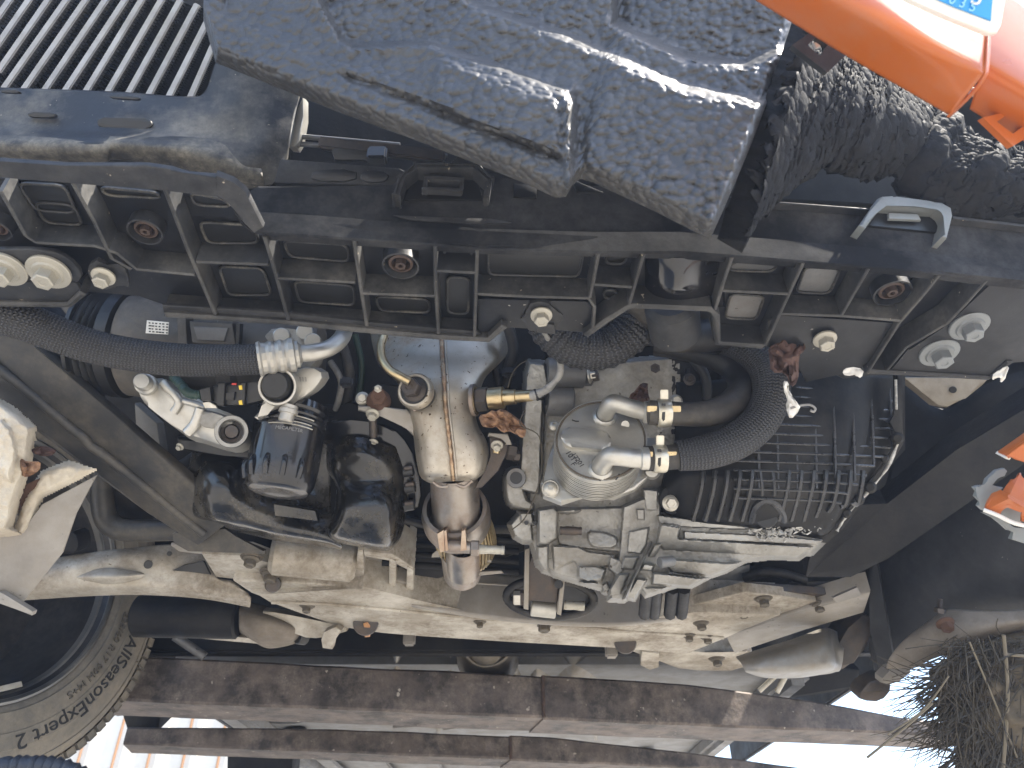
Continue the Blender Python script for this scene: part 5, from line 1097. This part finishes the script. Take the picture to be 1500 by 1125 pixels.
# ------------------------------------------------------------------ lift forks
def fork(bot, top, wid, label, split, h=.30):
    """bot / top: front edges as seen, laid on the vertical plane through the bottom edge at height h"""
    p0, p1 = H(*bot[0], h), H(*bot[-1], h)
    root = tag(empty('lift_fork', p0), label, 'fork', 'steel forks carrying the car')
    d = (p1 - p0); L = d.length; d.normalize(); n = Vector((-d.y, d.x, 0)).normalized()
    if n.y < 0: n = -n
    tops = sorted(((q - p0).dot(d), (q - p0).z) for q in (ON(x, y, p0, n) for x, y in top))
    def hgt(s):
        if s <= tops[0][0]: return tops[0][1]
        for (a, u), (b, v) in zip(tops[:-1], tops[1:]):
            if s <= b: return u + (v - u) * (s - a) / (b - a)
        return tops[-1][1]
    for a, b, e in ((0, split, 0), (split, L, .003)):
        N = 40; t = bmesh.new(); rows_ = []
        for i in range(N + 1):
            s = a + (b - a) * i / N
            wd = wid + e
            wob = lambda q: noise.noise(Vector((s * 9, q * 3.1, e * 50))) * .0016
            c = p0 + d * s; z0, z1 = -e + wob(1), hgt(s) + e * .5 + wob(2)
            rows_.append([t.verts.new(c + Z * z0 + n * (-e + wob(3) + .004)), t.verts.new(c + Z * (z0 + .004) + n * (-e + wob(3))), t.verts.new(c + Z * (z1 - .004) + n * (-e + wob(4))), t.verts.new(c + Z * z1 + n * (-e + .004 + wob(4))), t.verts.new(c + Z * z1 + n * wd), t.verts.new(c + Z * z0 + n * (wd + wob(5)))])
        for r0_, r1_ in zip(rows_[:-1], rows_[1:]):
            for k in range(6): t.faces.new((r0_[k], r0_[(k + 1) % 6], r1_[(k + 1) % 6], r1_[k]))
        t.faces.new(rows_[0]); t.faces.new(rows_[-1][::-1])
        emit('blade' if e == 0 else 'sleeve', t, root, rust)
    w = p0 + d * split; bm = bmesh.new()
    add_tube(bm, [w + Z * hgt(split) * k / 8 - n * .004 for k in range(9)], .0035, 6, 1); emit('weld_seam', bm, root, MT['rusty_nut'])
    return root
fork([(120, 1024), (1440, 1078)], [(120, 958), (220, 961), (470, 974), (720, 986), (1000, 1003), (1190, 1028), (1333, 1054), (1440, 1066)], .125, 'thick rusty fork blade nearer the camera, right behind the subframe', .80)
fork([(180, 1090), (1190, 1130)], [(180, 1064), (500, 1068), (805, 1081), (1020, 1105), (1190, 1128)], .11, 'farther rusty fork blade below the floor pan, lowest in the picture', .85)
# truck mast pieces seen far left under the wheel
mastp = tag(empty('fork_stop', P(205, 1060, 1.75)), 'dark steel stop block at the tip of the farther fork', 'block')
slab('block', mastp, dark_m, pts([(192, 1022), (222, 1024), (236, 1040), (232, 1070), (186, 1070), (178, 1045)], 1.72), .08, None, .006)
slab('block_face', mastp, rust, pts([(168, 1026), (194, 1026), (190, 1048), (170, 1050)], 1.75), .04, None, .004)
tag(slab('dark_post', None, dark_m, pts([(332, 1098), (430, 1104), (424, 1200), (330, 1200)], 2.2), .08, None, .01), 'dark post standing behind the farther fork, low left', 'post')

# ------------------------------------------------------------------ dark backing behind the missing bumper
def VY(x, y, wy): return ON(x, y, Vector((0, wy, 0)), Y)
bk = slab('grille_backing', car, dark_m, [VY(x, y, .74) for x, y in ((-200, -60), (1800, -60), (1800, 330), (1500, 330), (1090, 300), (700, 262), (430, 262), (424, 120), (330, 160), (-200, 150))], .03, Y, .01)
slab('bumper_beam', car, MT['liner'], pts([(700, 150), (1100, 215), (1640, 250), (1640, 335), (1100, 288), (700, 230)], .80), .05, None, .012)

# ------------------------------------------------------------------ foam absorber hanging in front
fo = tag(empty('foam_absorber', P(700, 150, .6)), 'broken black bead foam bumper absorber hanging loose below the nose', 'foam block')
low = [(298, 30), (316, 92), (400, 126), (500, 166), (600, 202), (690, 237), (760, 265), (815, 290), (829, 288), (838, 272), (850, 262), (870, 268), (960, 310), (1040, 351)]
def plen(l):
    o = [0]
    for a, b in zip(l[:-1], l[1:]): o.append(o[-1] + math.hypot(b[0] - a[0], b[1] - a[1]))
    return [q / o[-1] for q in o]
lowt = plen(low)
def on_low(s):
    for i in range(len(low) - 1):
        if s <= lowt[i + 1] + 1e-9:
            k = (s - lowt[i]) / (lowt[i + 1] - lowt[i]); return low[i][0] + (low[i + 1][0] - low[i][0]) * k, low[i][1] + (low[i + 1][1] - low[i][1]) * k
    return low[-1]
def sdist(x, y, poly):
    ins = False; best = 1e9; n = len(poly)
    for i in range(n):
        x0, y0 = poly[i]; x1, y1 = poly[(i + 1) % n]
        dx, dy = x1 - x0, y1 - y0; t = max(0, min(1, ((x - x0) * dx + (y - y0) * dy) / (dx * dx + dy * dy)))
        best = min(best, math.hypot(x - x0 - dx * t, y - y0 - dy * t))
        if (y0 > y) != (y1 > y) and x < (x1 - x0) * (y - y0) / (y1 - y0) + x0: ins = not ins
    return best if ins else -best
def ss(v, w): t = max(0, min(1, v / w * .5 + .5)); return t * t * (3 - 2 * t)
feats = [  # polygon in photo pixels, height towards the viewer (m), soft border (px)
    ([(200, -200), (360, -200), (440, -60), (500, 58), (516, 68), (627, 62), (730, 98), (824, 132), (838, 150), (838, 300), (700, 300), (280, 120)], .024, 6.5),
    ([(640, 84), (816, 146), (822, 224), (700, 184), (632, 150)], .006, 7),
    ([(330, 20), (480, 88), (618, 118), (620, 72), (510, 74), (420, -30), (330, -60)], -.004, 7),
    ([(500, 104), (640, 156), (822, 230), (822, 238), (640, 168), (505, 114)], -.006, 5),
    ([(826, 128), (842, 122), (850, 262), (838, 290), (828, 290)], .008, 6),
    ([(600, -300), (640, -60), (690, 2), (830, 52), (1005, 130), (1120, 150), (1300, -60), (1300, -300)], -.028, 9),
    ([(905, -40), (900, 34), (1000, 80), (1090, 94), (1190, 60), (1200, -200), (905, -200)], -.04, 9),
]
def foam_d(x, y, s, t):
    d = .600 - .115 * s + .00022 * (on_low(s)[1] - y)
    for poly, h, w in feats: d -= h * ss(sdist(x, y, poly), w)
    return d
NU, NV, CQ = 560, 260, 4
topr = [(300, -230), (1182, -60)]
def foam_px(s, t):
    lx, ly = on_low(s); ux, uy = topr[0][0] + (topr[1][0] - topr[0][0]) * s, topr[0][1] + (topr[1][1] - topr[0][1]) * s
    x, y = lx + (ux - lx) * t, ly + (uy - ly) * t
    if s > .9: x += (s - .9) / .1 * 14 * math.sin(t * 3.1)
    return x, y, math.hypot(ux - lx, uy - ly) * t
coarse = [[foam_d(*foam_px(i * CQ / NU, (j * CQ / NV) ** 1.15)[:2], i * CQ / NU, (j * CQ / NV) ** 1.15) for i in range(NU // CQ + 1)] for j in range(NV // CQ + 1)]
grid = []
for j in range(NV + 1):
    t = (j / NV) ** 1.15; row = []; j0 = min(j // CQ, NV // CQ - 1); fj = j / CQ - j0
    for i in range(NU + 1):
        s = i / NU; x, y, px_ = foam_px(s, t); i0 = min(i // CQ, NU // CQ - 1); fi = i / CQ - i0
        d = (coarse[j0][i0] * (1 - fi) + coarse[j0][i0 + 1] * fi) * (1 - fj) + (coarse[j0 + 1][i0] * (1 - fi) + coarse[j0 + 1][i0 + 1] * fi) * fj
        if px_ < 27: d += .030 * (1 - px_ / 27) ** 1.6
        d += .02 * max(0, (s - .985) / .015) ** 2
        p = P(x, y, d)
        v = noise.voronoi(p * 150 + Vector((noise.noise(p * 30), noise.noise(p * 30 + X * 5), 0)) * .8)[0]
        worn = max(.45, .85 + .4 * noise.noise(p * 8))
        d -= .0042 * worn * (1 - min(1, v[0] * 1.25) ** 2) + .001 * noise.noise(p * 30)
        row.append(P(x, y, d))
    grid.append(row)
bm = bmesh.new()
V = [[bm.verts.new(p) for p in r] for r in grid]
for a, b in zip(V[:-1], V[1:]):
    for i in range(NU): bm.faces.new((a[i], a[i + 1], b[i + 1], b[i]))
brd = V[0] + [r[-1] for r in V[1:]] + V[-1][::-1][1:] + [r[0] for r in V[::-1]][1:-1]
bk_ = [bm.verts.new(CAMP + (v.co - CAMP) * 1.10) for v in brd]
n_ = len(brd)
for k in range(n_): bm.faces.new((brd[k], bk_[k], bk_[(k + 1) % n_], brd[(k + 1) % n_]))
emit('moulded_shell', bm, fo, foam, sharp=60)
# torn core, seen beyond the broken edge
tl = [(1156, 46), (1120, 140), (1084, 240), (1058, 318), (1046, 350)]
cols_ = []
up_ = [(1160, 34), (1186, 64), (1220, 90), (1262, 118), (1300, 140), (1350, 172), (1420, 208), (1500, 232), (1620, 260)]
lo_ = [(1050, 347), (1090, 296), (1122, 268), (1172, 236), (1206, 222), (1228, 246), (1262, 244), (1300, 248), (1330, 264), (1368, 284), (1420, 302), (1500, 290), (1620, 300)]
U_ = spline([Vector((*q, 0)) for q in up_], 20); L_2 = spline([Vector((*q, 0)) for q in lo_], 14)
NN = 330; NM = 120; bm = bmesh.new(); VV = []
for i in range(NN + 1):
    s = i / NN; a = U_[min(int(s * (len(U_) - 1)), len(U_) - 1)]; b = L_2[min(int(s * (len(L_2) - 1)), len(L_2) - 1)]; r = []
    for j in range(NM + 1):
        t = j / NM; q = a.lerp(b, t)
        rag = noise.noise(Vector((q.x * .05, q.y * .05, 3))) * 9 * t
        d = .535 + .14 * min(1, s * 1.6) - .02 * math.sin(t * 3.1) + .00020 * (340 - q.y)
        if s > .42: d += .012
        p = P(q.x, q.y + rag, d)
        d += min(noise.voronoi(p * (150 if s < .36 else 190))[0][0] * 1.2, 1) ** 2 * (.0035 if s < .36 else .0028)
        if s >= .34: d += .006 * noise.noise(p * 28) + .0022 * noise.noise(p * 90) + .0008 * noise.noise(p * 260)
        else: d += .001 * noise.noise(p * 60)
        r.append(bm.verts.new(P(q.x, q.y + rag, d)))
    VV.append(r)
for a, b in zip(VV[:-1], VV[1:]):
    for j in range(NM): bm.faces.new((a[j], a[j + 1], b[j + 1], b[j]))
o = emit('torn_core', bm, fo, foam_t, sharp=80); m_ = o.modifiers.new('thickness', 'SOLIDIFY'); m_.thickness = .02; m_.offset = -1
for a, b in (((850, 238), (1000, 300)), ((985, 300), (1035, 330)), ((995, 318), (1030, 340))):
    pass

# ------------------------------------------------------------------ orange bumper cover hanging down at the upper right
bc = tag(empty('bumper_cover', P(1300, 60, .46)), 'orange painted bumper cover sagging at the upper right corner', 'bumper')
def cov(rows_, name='skin', m=paint, th=.0035): return patch(name, bc, m, [pts(r) for r in rows_], 8, 6, th, None, 60)
cov([[(1080, -16, .50), (1233, 78, .475), (1330, 134, .462), (1392, 170, .455)],
     [(1120, -26, .478), (1245, 48, .455), (1340, 104, .442), (1412, 144, .435)],
     [(1150, -40, .462), (1262, 24, .440), (1356, 80, .426), (1436, 114, .420)],
     [(1168, -50, .460), (1275, 10, .437), (1362, 62, .424), (1441, 103, .418)],
     [(1190, -70, .466), (1288, -10, .443), (1368, 42, .430), (1443, 82, .424)],
     [(1230, -130, .488), (1310, -60, .465), (1380, -20, .452), (1446, 20, .446)]])
cov([[(1388, 172, .454), (1420, 140, .438), (1440, 114, .421), (1446, 90, .420), (1450, 20, .446)], [(1391, 173, .462), (1424, 141, .446), (1444, 115, .429), (1450, 90, .428), (1454, 20, .454)]], 'cut_edge', paint, .001)
cov([[(1420, 160, .49), (1470, 190, .49), (1560, 240, .49)], [(1432, 122, .465), (1480, 150, .465), (1560, 200, .465)], [(1440, 100, .455), (1490, 130, .455), (1560, 172, .455)], [(1444, 72, .456), (1496, 104, .456), (1560, 146, .456)], [(1450, -40, .49), (1500, 0, .49), (1560, 50, .49)]])
def tabp(q, hole, d, m=paint):
    bm = bmesh.new(); o_ = pts(q, d)
    h_ = pts(hole, d); n = len(o_)
    t = bmesh.new(); a = [t.verts.new(p) for p in o_]; b = [t.verts.new(p) for p in h_]
    a2 = [t.verts.new(p + FW * .006) for p in o_]; b2 = [t.verts.new(p + FW * .006) for p in h_]
    for k in range(n):
        k2 = (k + 1) % n
        t.faces.new((a[k], a[k2], b[k2], b[k])); t.faces.new((a[k], a2[k], a2[k2], a[k2])); t.faces.new((b[k], b[k2], b2[k2], b2[k]))
    merge(bm, t); return emit('clip_tab', bm, bc, m)
tabp([(1440, 172), (1490, 160), (1515, 195), (1484, 214)], [(1460, 178), (1482, 164), (1500, 184), (1484, 196)], .478)
tabp([(1160, 66), (1192, 44), (1240, 80), (1212, 106)], [(1182, 66), (1196, 54), (1212, 66), (1202, 82)], .50, plastic_d)
slab('clip_tongue', bc, white_m, pts([(1192, 62), (1200, 60), (1206, 66), (1196, 70)], .505), .003, None, .0008)
tube('clip_wire', bc, steel, pts([(1420, 136), (1440, 146), (1458, 154)], .50), .0014, 8, 3); tube('clip_wire', bc, steel, pts([(1424, 130), (1446, 138), (1460, 150)], .505), .001, 8, 3)
# number plate in its white frame
pl = slab('plate_frame', bc, white_m, pts([(1250, -130), (1500, -130), (1468, 0), (1467, 38), (1462, 47), (1450, 48), (1390, 24), (1336, 0), (1260, -40)], .412), .004, None, .0015)
slab('plate_print', pl, blue_m, pts([(1270, -120), (1480, -120), (1454, 0), (1452, 30), (1400, 10), (1368, -4), (1290, -50)], .4108), .001, None, .0003)
pale = mk('pale_print', (.25, .55, .72), .5, bump=0)
pex = (P(1440, 26, .41) - P(1380, 4, .41)).normalized(); pey = (P(1420, -10, .41) - P(1413, 14, .41)).normalized()
lettering('plate_text', pl, pale, '0 3 5', .0075, P(1410, 5, .4098), pex, pey, .0002)
lettering('plate_text', pl, white_m, '3', .014, P(1432, -4, .4098), pex, pey, .0002)
# loose orange fragment low on the right
fr = tag(empty('bumper_fragment', P(1475, 720, .6)), 'broken orange bumper scrap with a grey backing at the right edge', 'fragment')
fd = .58
slab('painted_skin', fr, paint, pts([(1476, 667, .585), (1500, 650, .58), (1590, 590, .57), (1590, 700, .58), (1510, 680, .583), (1488, 674, .585)]), .004, None, .0015)
slab('painted_lip', fr, paint, pts([(1459, 662, .60), (1500, 634, .60), (1590, 572, .59), (1590, 590, .572), (1500, 650, .582), (1474, 667, .587)]), .003, None, .001)
slab('broken_rim', fr, MT['film'] if 'film' in MT else white_m, pts([(1457, 664, .60), (1461, 660, .60), (1474, 669, .587), (1472, 672, .59)]), .004, None, .0008)
# lower bracket: two folds of skin, a square slot and upright tabs
slab('bracket_top', fr, paint, pts([(1465, 722, .600), (1476, 712, .60), (1481, 701, .602), (1490, 702, .60), (1492, 692, .603), (1496, 692, .603), (1497, 702, .60), (1590, 712, .59), (1590, 760, .575), (1500, 742, .583), (1476, 728, .590)]), .004, None, .0012)
slab('bracket_face', fr, paint, pts([(1465, 723, .598), (1452, 728, .602), (1445, 738, .606), (1441, 748, .608), (1466, 754, .602), (1470, 743, .600), (1476, 741, .598), (1498, 750, .590), (1494, 764, .595), (1590, 782, .58), (1590, 762, .573), (1500, 744, .581), (1476, 730, .588)]), .004, None, .0012)
slab('slot', fr, MT['dull_grey_plastic'], pts([(1468, 744), (1478, 740), (1500, 750), (1496, 766), (1468, 757)], .612), .004, None, .001)
tube('bright_edge', fr, white_m, pts([(1441, 747, .606), (1462, 755, .60), (1480, 764, .596), (1502, 770, .592), (1590, 786, .58)]), .0018, 8, 4)
slab('grey_backing', fr, MT['dull_grey_plastic'], pts([(1427, 714), (1432, 712), (1443, 711), (1446, 702), (1460, 689), (1472, 686), (1476, 690), (1472, 698), (1460, 700), (1450, 712), (1470, 714), (1462, 724), (1446, 738), (1441, 748), (1433, 741), (1437, 735), (1429, 727), (1432, 720)], .615), .004, None, .001)
slab('grey_backing', fr, MT['dull_grey_plastic'], pts([(1440, 751), (1462, 758), (1480, 768), (1486, 774), (1520, 776), (1590, 790), (1590, 812), (1500, 796), (1481, 790), (1486, 779), (1477, 777), (1466, 767), (1456, 759)], .618), .004, None, .001)

# ------------------------------------------------------------------ leaves and litter
def leaf(name, label, m, outline, d, curl=.01, seed=0, group=None):
    rg = random.Random(seed); l = [Vector((*q, 0)) for q in outline]
    l = chaikin(l, 1); c = sum(l, Vector()) / len(l); bm = bmesh.new(); rings = []
    for k in (0, .3, .6, .85, 1):
        rr_ = []
        for i, q in enumerate(l):
            v = c.lerp(q, k); w = noise.noise(Vector((v.x * .11, v.y * .11, seed))) * curl + noise.noise(Vector((v.x * .3, v.y * .3, seed + 9))) * curl * .35
            j = 1.2 * k * rg.uniform(-1, 1)
            rr_.append(bm.verts.new(P(v.x + j, v.y + j, d + w)))
        rings.append(rr_)
    n = len(l)
    for a, b in zip(rings[1:-1], rings[2:]):
        for i in range(n): bm.faces.new((a[i], a[(i + 1) % n], b[(i + 1) % n], b[i]))
    bm.faces.new(rings[1])
    bmesh.ops.delete(bm, geom=rings[0], context='VERTS')
    o = emit(name, bm, None, m, 60); mm_ = o.modifiers.new('thickness', 'SOLIDIFY'); mm_.thickness = .0008
    return tag(o, label, 'leaf', group)
lf = leaf('dry_leaf', 'crumpled brown dry leaf caught below the brassy oxygen sensor', leaf_m, [(702, 610), (716, 604), (722, 602), (736, 600), (748, 606), (764, 618), (773, 630), (768, 642), (756, 636), (744, 630), (736, 634), (726, 624), (716, 628), (706, 624)], .845, .018, 2)
leaf('dry_leaf', 'dark curled leaf lying above the round oil cooler', leaf_d, [(922, 580), (932, 572), (940, 562), (950, 560), (948, 574), (952, 588), (936, 590), (922, 588)], .84, .02, 5)
leaf('dry_leaf', 'torn tan leaf beside the cream felt lining on the left', leaf_m, [(28, 670), (40, 678), (60, 674), (58, 690), (46, 698), (34, 700), (32, 688)], .81, .015, 8)
leaf('dry_leaf', 'small dark leaf lying on the left lining behind the brace', leaf_d, [(48, 658), (66, 654), (84, 660), (80, 666), (60, 668), (48, 664)], .84, .01, 9)
leaf('dry_leaf', 'ragged dark leaf hanging under the ribbed panel beside the braided sleeve', leaf_d, [(1124, 508), (1140, 500), (1168, 490), (1178, 500), (1182, 515), (1168, 520), (1168, 560), (1160, 570), (1150, 545), (1130, 545), (1128, 525)], .74, .02, 12)
leaf('plastic_scrap', 'white torn film scrap dangling below the ragged leaf', MT.get('film') or mk('film', (.75, .73, .68), .4, bump=.1), [(1148, 560), (1153, 558), (1156, 575), (1170, 592), (1172, 600), (1158, 616), (1152, 596), (1154, 584), (1148, 570)], .735, .012, 14)['category'] = 'scrap'
leaf('plastic_scrap', 'small pale torn scrap stuck under the right end of the panel', MT['film'], [(1236, 540), (1246, 538), (1264, 540), (1262, 556), (1254, 548), (1242, 552), (1234, 548)], .74, .008, 17)['category'] = 'scrap'
leaf('plastic_scrap', 'pale pointed scrap at the far right corner of the panel', MT['film'], [(1452, 552), (1466, 540), (1480, 536), (1474, 550), (1465, 562), (1466, 550), (1454, 557)], .74, .008, 19)['category'] = 'scrap'
tag(tube('curled_wire', None, wire_m, pts([(1158, 598), (1172, 594), (1186, 593), (1194, 598), (1192, 603), (1187, 601)], .733), .0012, 8, 6), 'thin wire with a curled end beside the white film scrap', 'wire')
tag(tube('grass_stalk', None, grass_m, pts([(770, 600, .84), (762, 622, .83), (790, 640, .82), (793, 690, .83), (782, 730, .835), (768, 760, .85), (750, 776, .85)]), .0007, 6, 6), 'thin dry stalk hanging in front of the gearbox flange', 'stalk')
tag(tube('grass_stalk', None, grass_m, pts([(744, 568, .85), (750, 548, .85), (760, 535, .85), (772, 528, .85)]), .0006, 6, 6), 'thin curved stalk above the oxygen sensor', 'stalk')
tag(tube('straw', None, grass_m, pts([(201, 968), (212, 984)], 1.2), .0012, 6, 1), 'short straw sticking out of the tyre shoulder', 'straw')

# ------------------------------------------------------------------ clump of mud and grass in the right wheel arch
gc = tag(empty('grass_clump', P(1440, 1030, .95)), 'matted dry grass and mud packed into the right wheel arch', 'grass clump')
patch('mud', gc, mud_m, [pts(r) for r in (
    [(1388, 960, 1.0), (1430, 930, .98), (1500, 910, .96), (1640, 900, .94)], [(1364, 985, .99), (1430, 975, .93), (1500, 960, .91), (1640, 950, .9)], [(1376, 1020, .99), (1430, 1030, .92), (1500, 1030, .9), (1640, 1030, .9)],
    [(1396, 1070, .99), (1440, 1080, .92), (1500, 1080, .9), (1640, 1080, .9)], [(1410, 1170, 1.0), (1450, 1170, .95), (1500, 1170, .92), (1640, 1170, .9)])], 16, 16, .02, lambda p: p + Vector((noise.noise(p * 45), noise.noise(p * 45 + X * 7), noise.noise(p * 45 + Y * 9))) * .009)
rg = random.Random(21); bm = bmesh.new()
for k in range(1500):
    x = rg.uniform(1368, 1560); y = rg.uniform(930, 1150)
    if x < 1372 + abs(y - 985) * .32: continue
    c = P(x, y, .915 + rg.uniform(-.012, .01)); a = rg.gauss(1.9, .75)
    l_ = rg.uniform(.012, .055); d_ = RT * math.cos(a) + UP * -math.sin(a) + FW * rg.uniform(-.4, .4)
    cv = Vector((rg.gauss(0, .3), rg.gauss(0, .3), rg.gauss(0, .3))) * l_
    add_tube(bm, [c, c + d_ * l_ * .5 + cv * .4, c + d_ * l_ + cv], rg.uniform(.0004, .0010), 3, 2, False)
for k in range(190):
    y = rg.uniform(975, 1110); x = 1374 + abs(y - 985) * .32 + rg.uniform(-4, 16)
    c = P(x, y, .93 + rg.uniform(-.01, .02)); a = math.pi - rg.gauss(.65, .5)
    l_ = rg.uniform(.02, .085); d_ = RT * math.cos(a) + UP * -math.sin(a) + FW * rg.uniform(-.3, .3)
    cv = Vector((rg.gauss(0, .2), rg.gauss(0, .2), rg.gauss(0, .2))) * l_
    add_tube(bm, [c, c + d_ * l_ * .5 + cv * .3, c + d_ * l_ + cv], [rg.uniform(.0006, .0012), .0007, .0003], 4, 3, False)
tag(emit('grass_blades', bm, gc, grass_m, 60), kind='stuff')
for (a, b, c, r) in (((1470, 930), (1476, 1020), (1468, 1140), .0022), ((1420, 940), (1462, 1040), (1490, 1110), .0012), ((1366, 1030), (1330, 1062), (1270, 1110), .0014), ((1390, 990), (1352, 1040), (1300, 1076), .001), ((1470, 958), (1490, 960), (1520, 962), .002)):
    tube('stem', gc, MT.get('pale_stem') or mk('pale_stem', (.15, .125, .085), .8, bump=.1), pts([a, b, c], .90), r, 6, 6)
# ribbed dark hose end close to the camera, low left
tag(tube('ribbed_hose', None, MT.get('blue_grey') or mk('blue_grey', (.02, .022, .028), .5, bump=.05), pts([(-60, 1130, .50), (30, 1124, .50), (90, 1128, .50), (140, 1152, .50)]), PX(15, .5), 20, 14, ribs=(190, .14)), 'dark ribbed hose close to the camera in the lower left corner', 'hose')

# ------------------------------------------------------------------ thin blue volume added to imitate lens glare and lift the darks
hz = bpy.data.materials.new('glare_volume'); hz.use_nodes = True
n_h = hz.node_tree.nodes; n_h.remove(n_h['Principled BSDF'])
pv = n_h.new('ShaderNodeVolumePrincipled'); pv.inputs['Color'].default_value = (.62, .74, 1, 1); pv.inputs['Density'].default_value = .02; pv.inputs['Anisotropy'].default_value = .2
hz.node_tree.links.new(pv.outputs[0], n_h['Material Output'].inputs['Volume'])
bm = bmesh.new(); bmesh.ops.create_cube(bm, size=1)
for v in bm.verts: v.co = Vector((v.co.x * 140, v.co.y * 140, -1.5 + (v.co.z + .5) * 6.5))
tag(emit('glare_haze', bm, None, hz, smooth=False), kind='stuff')
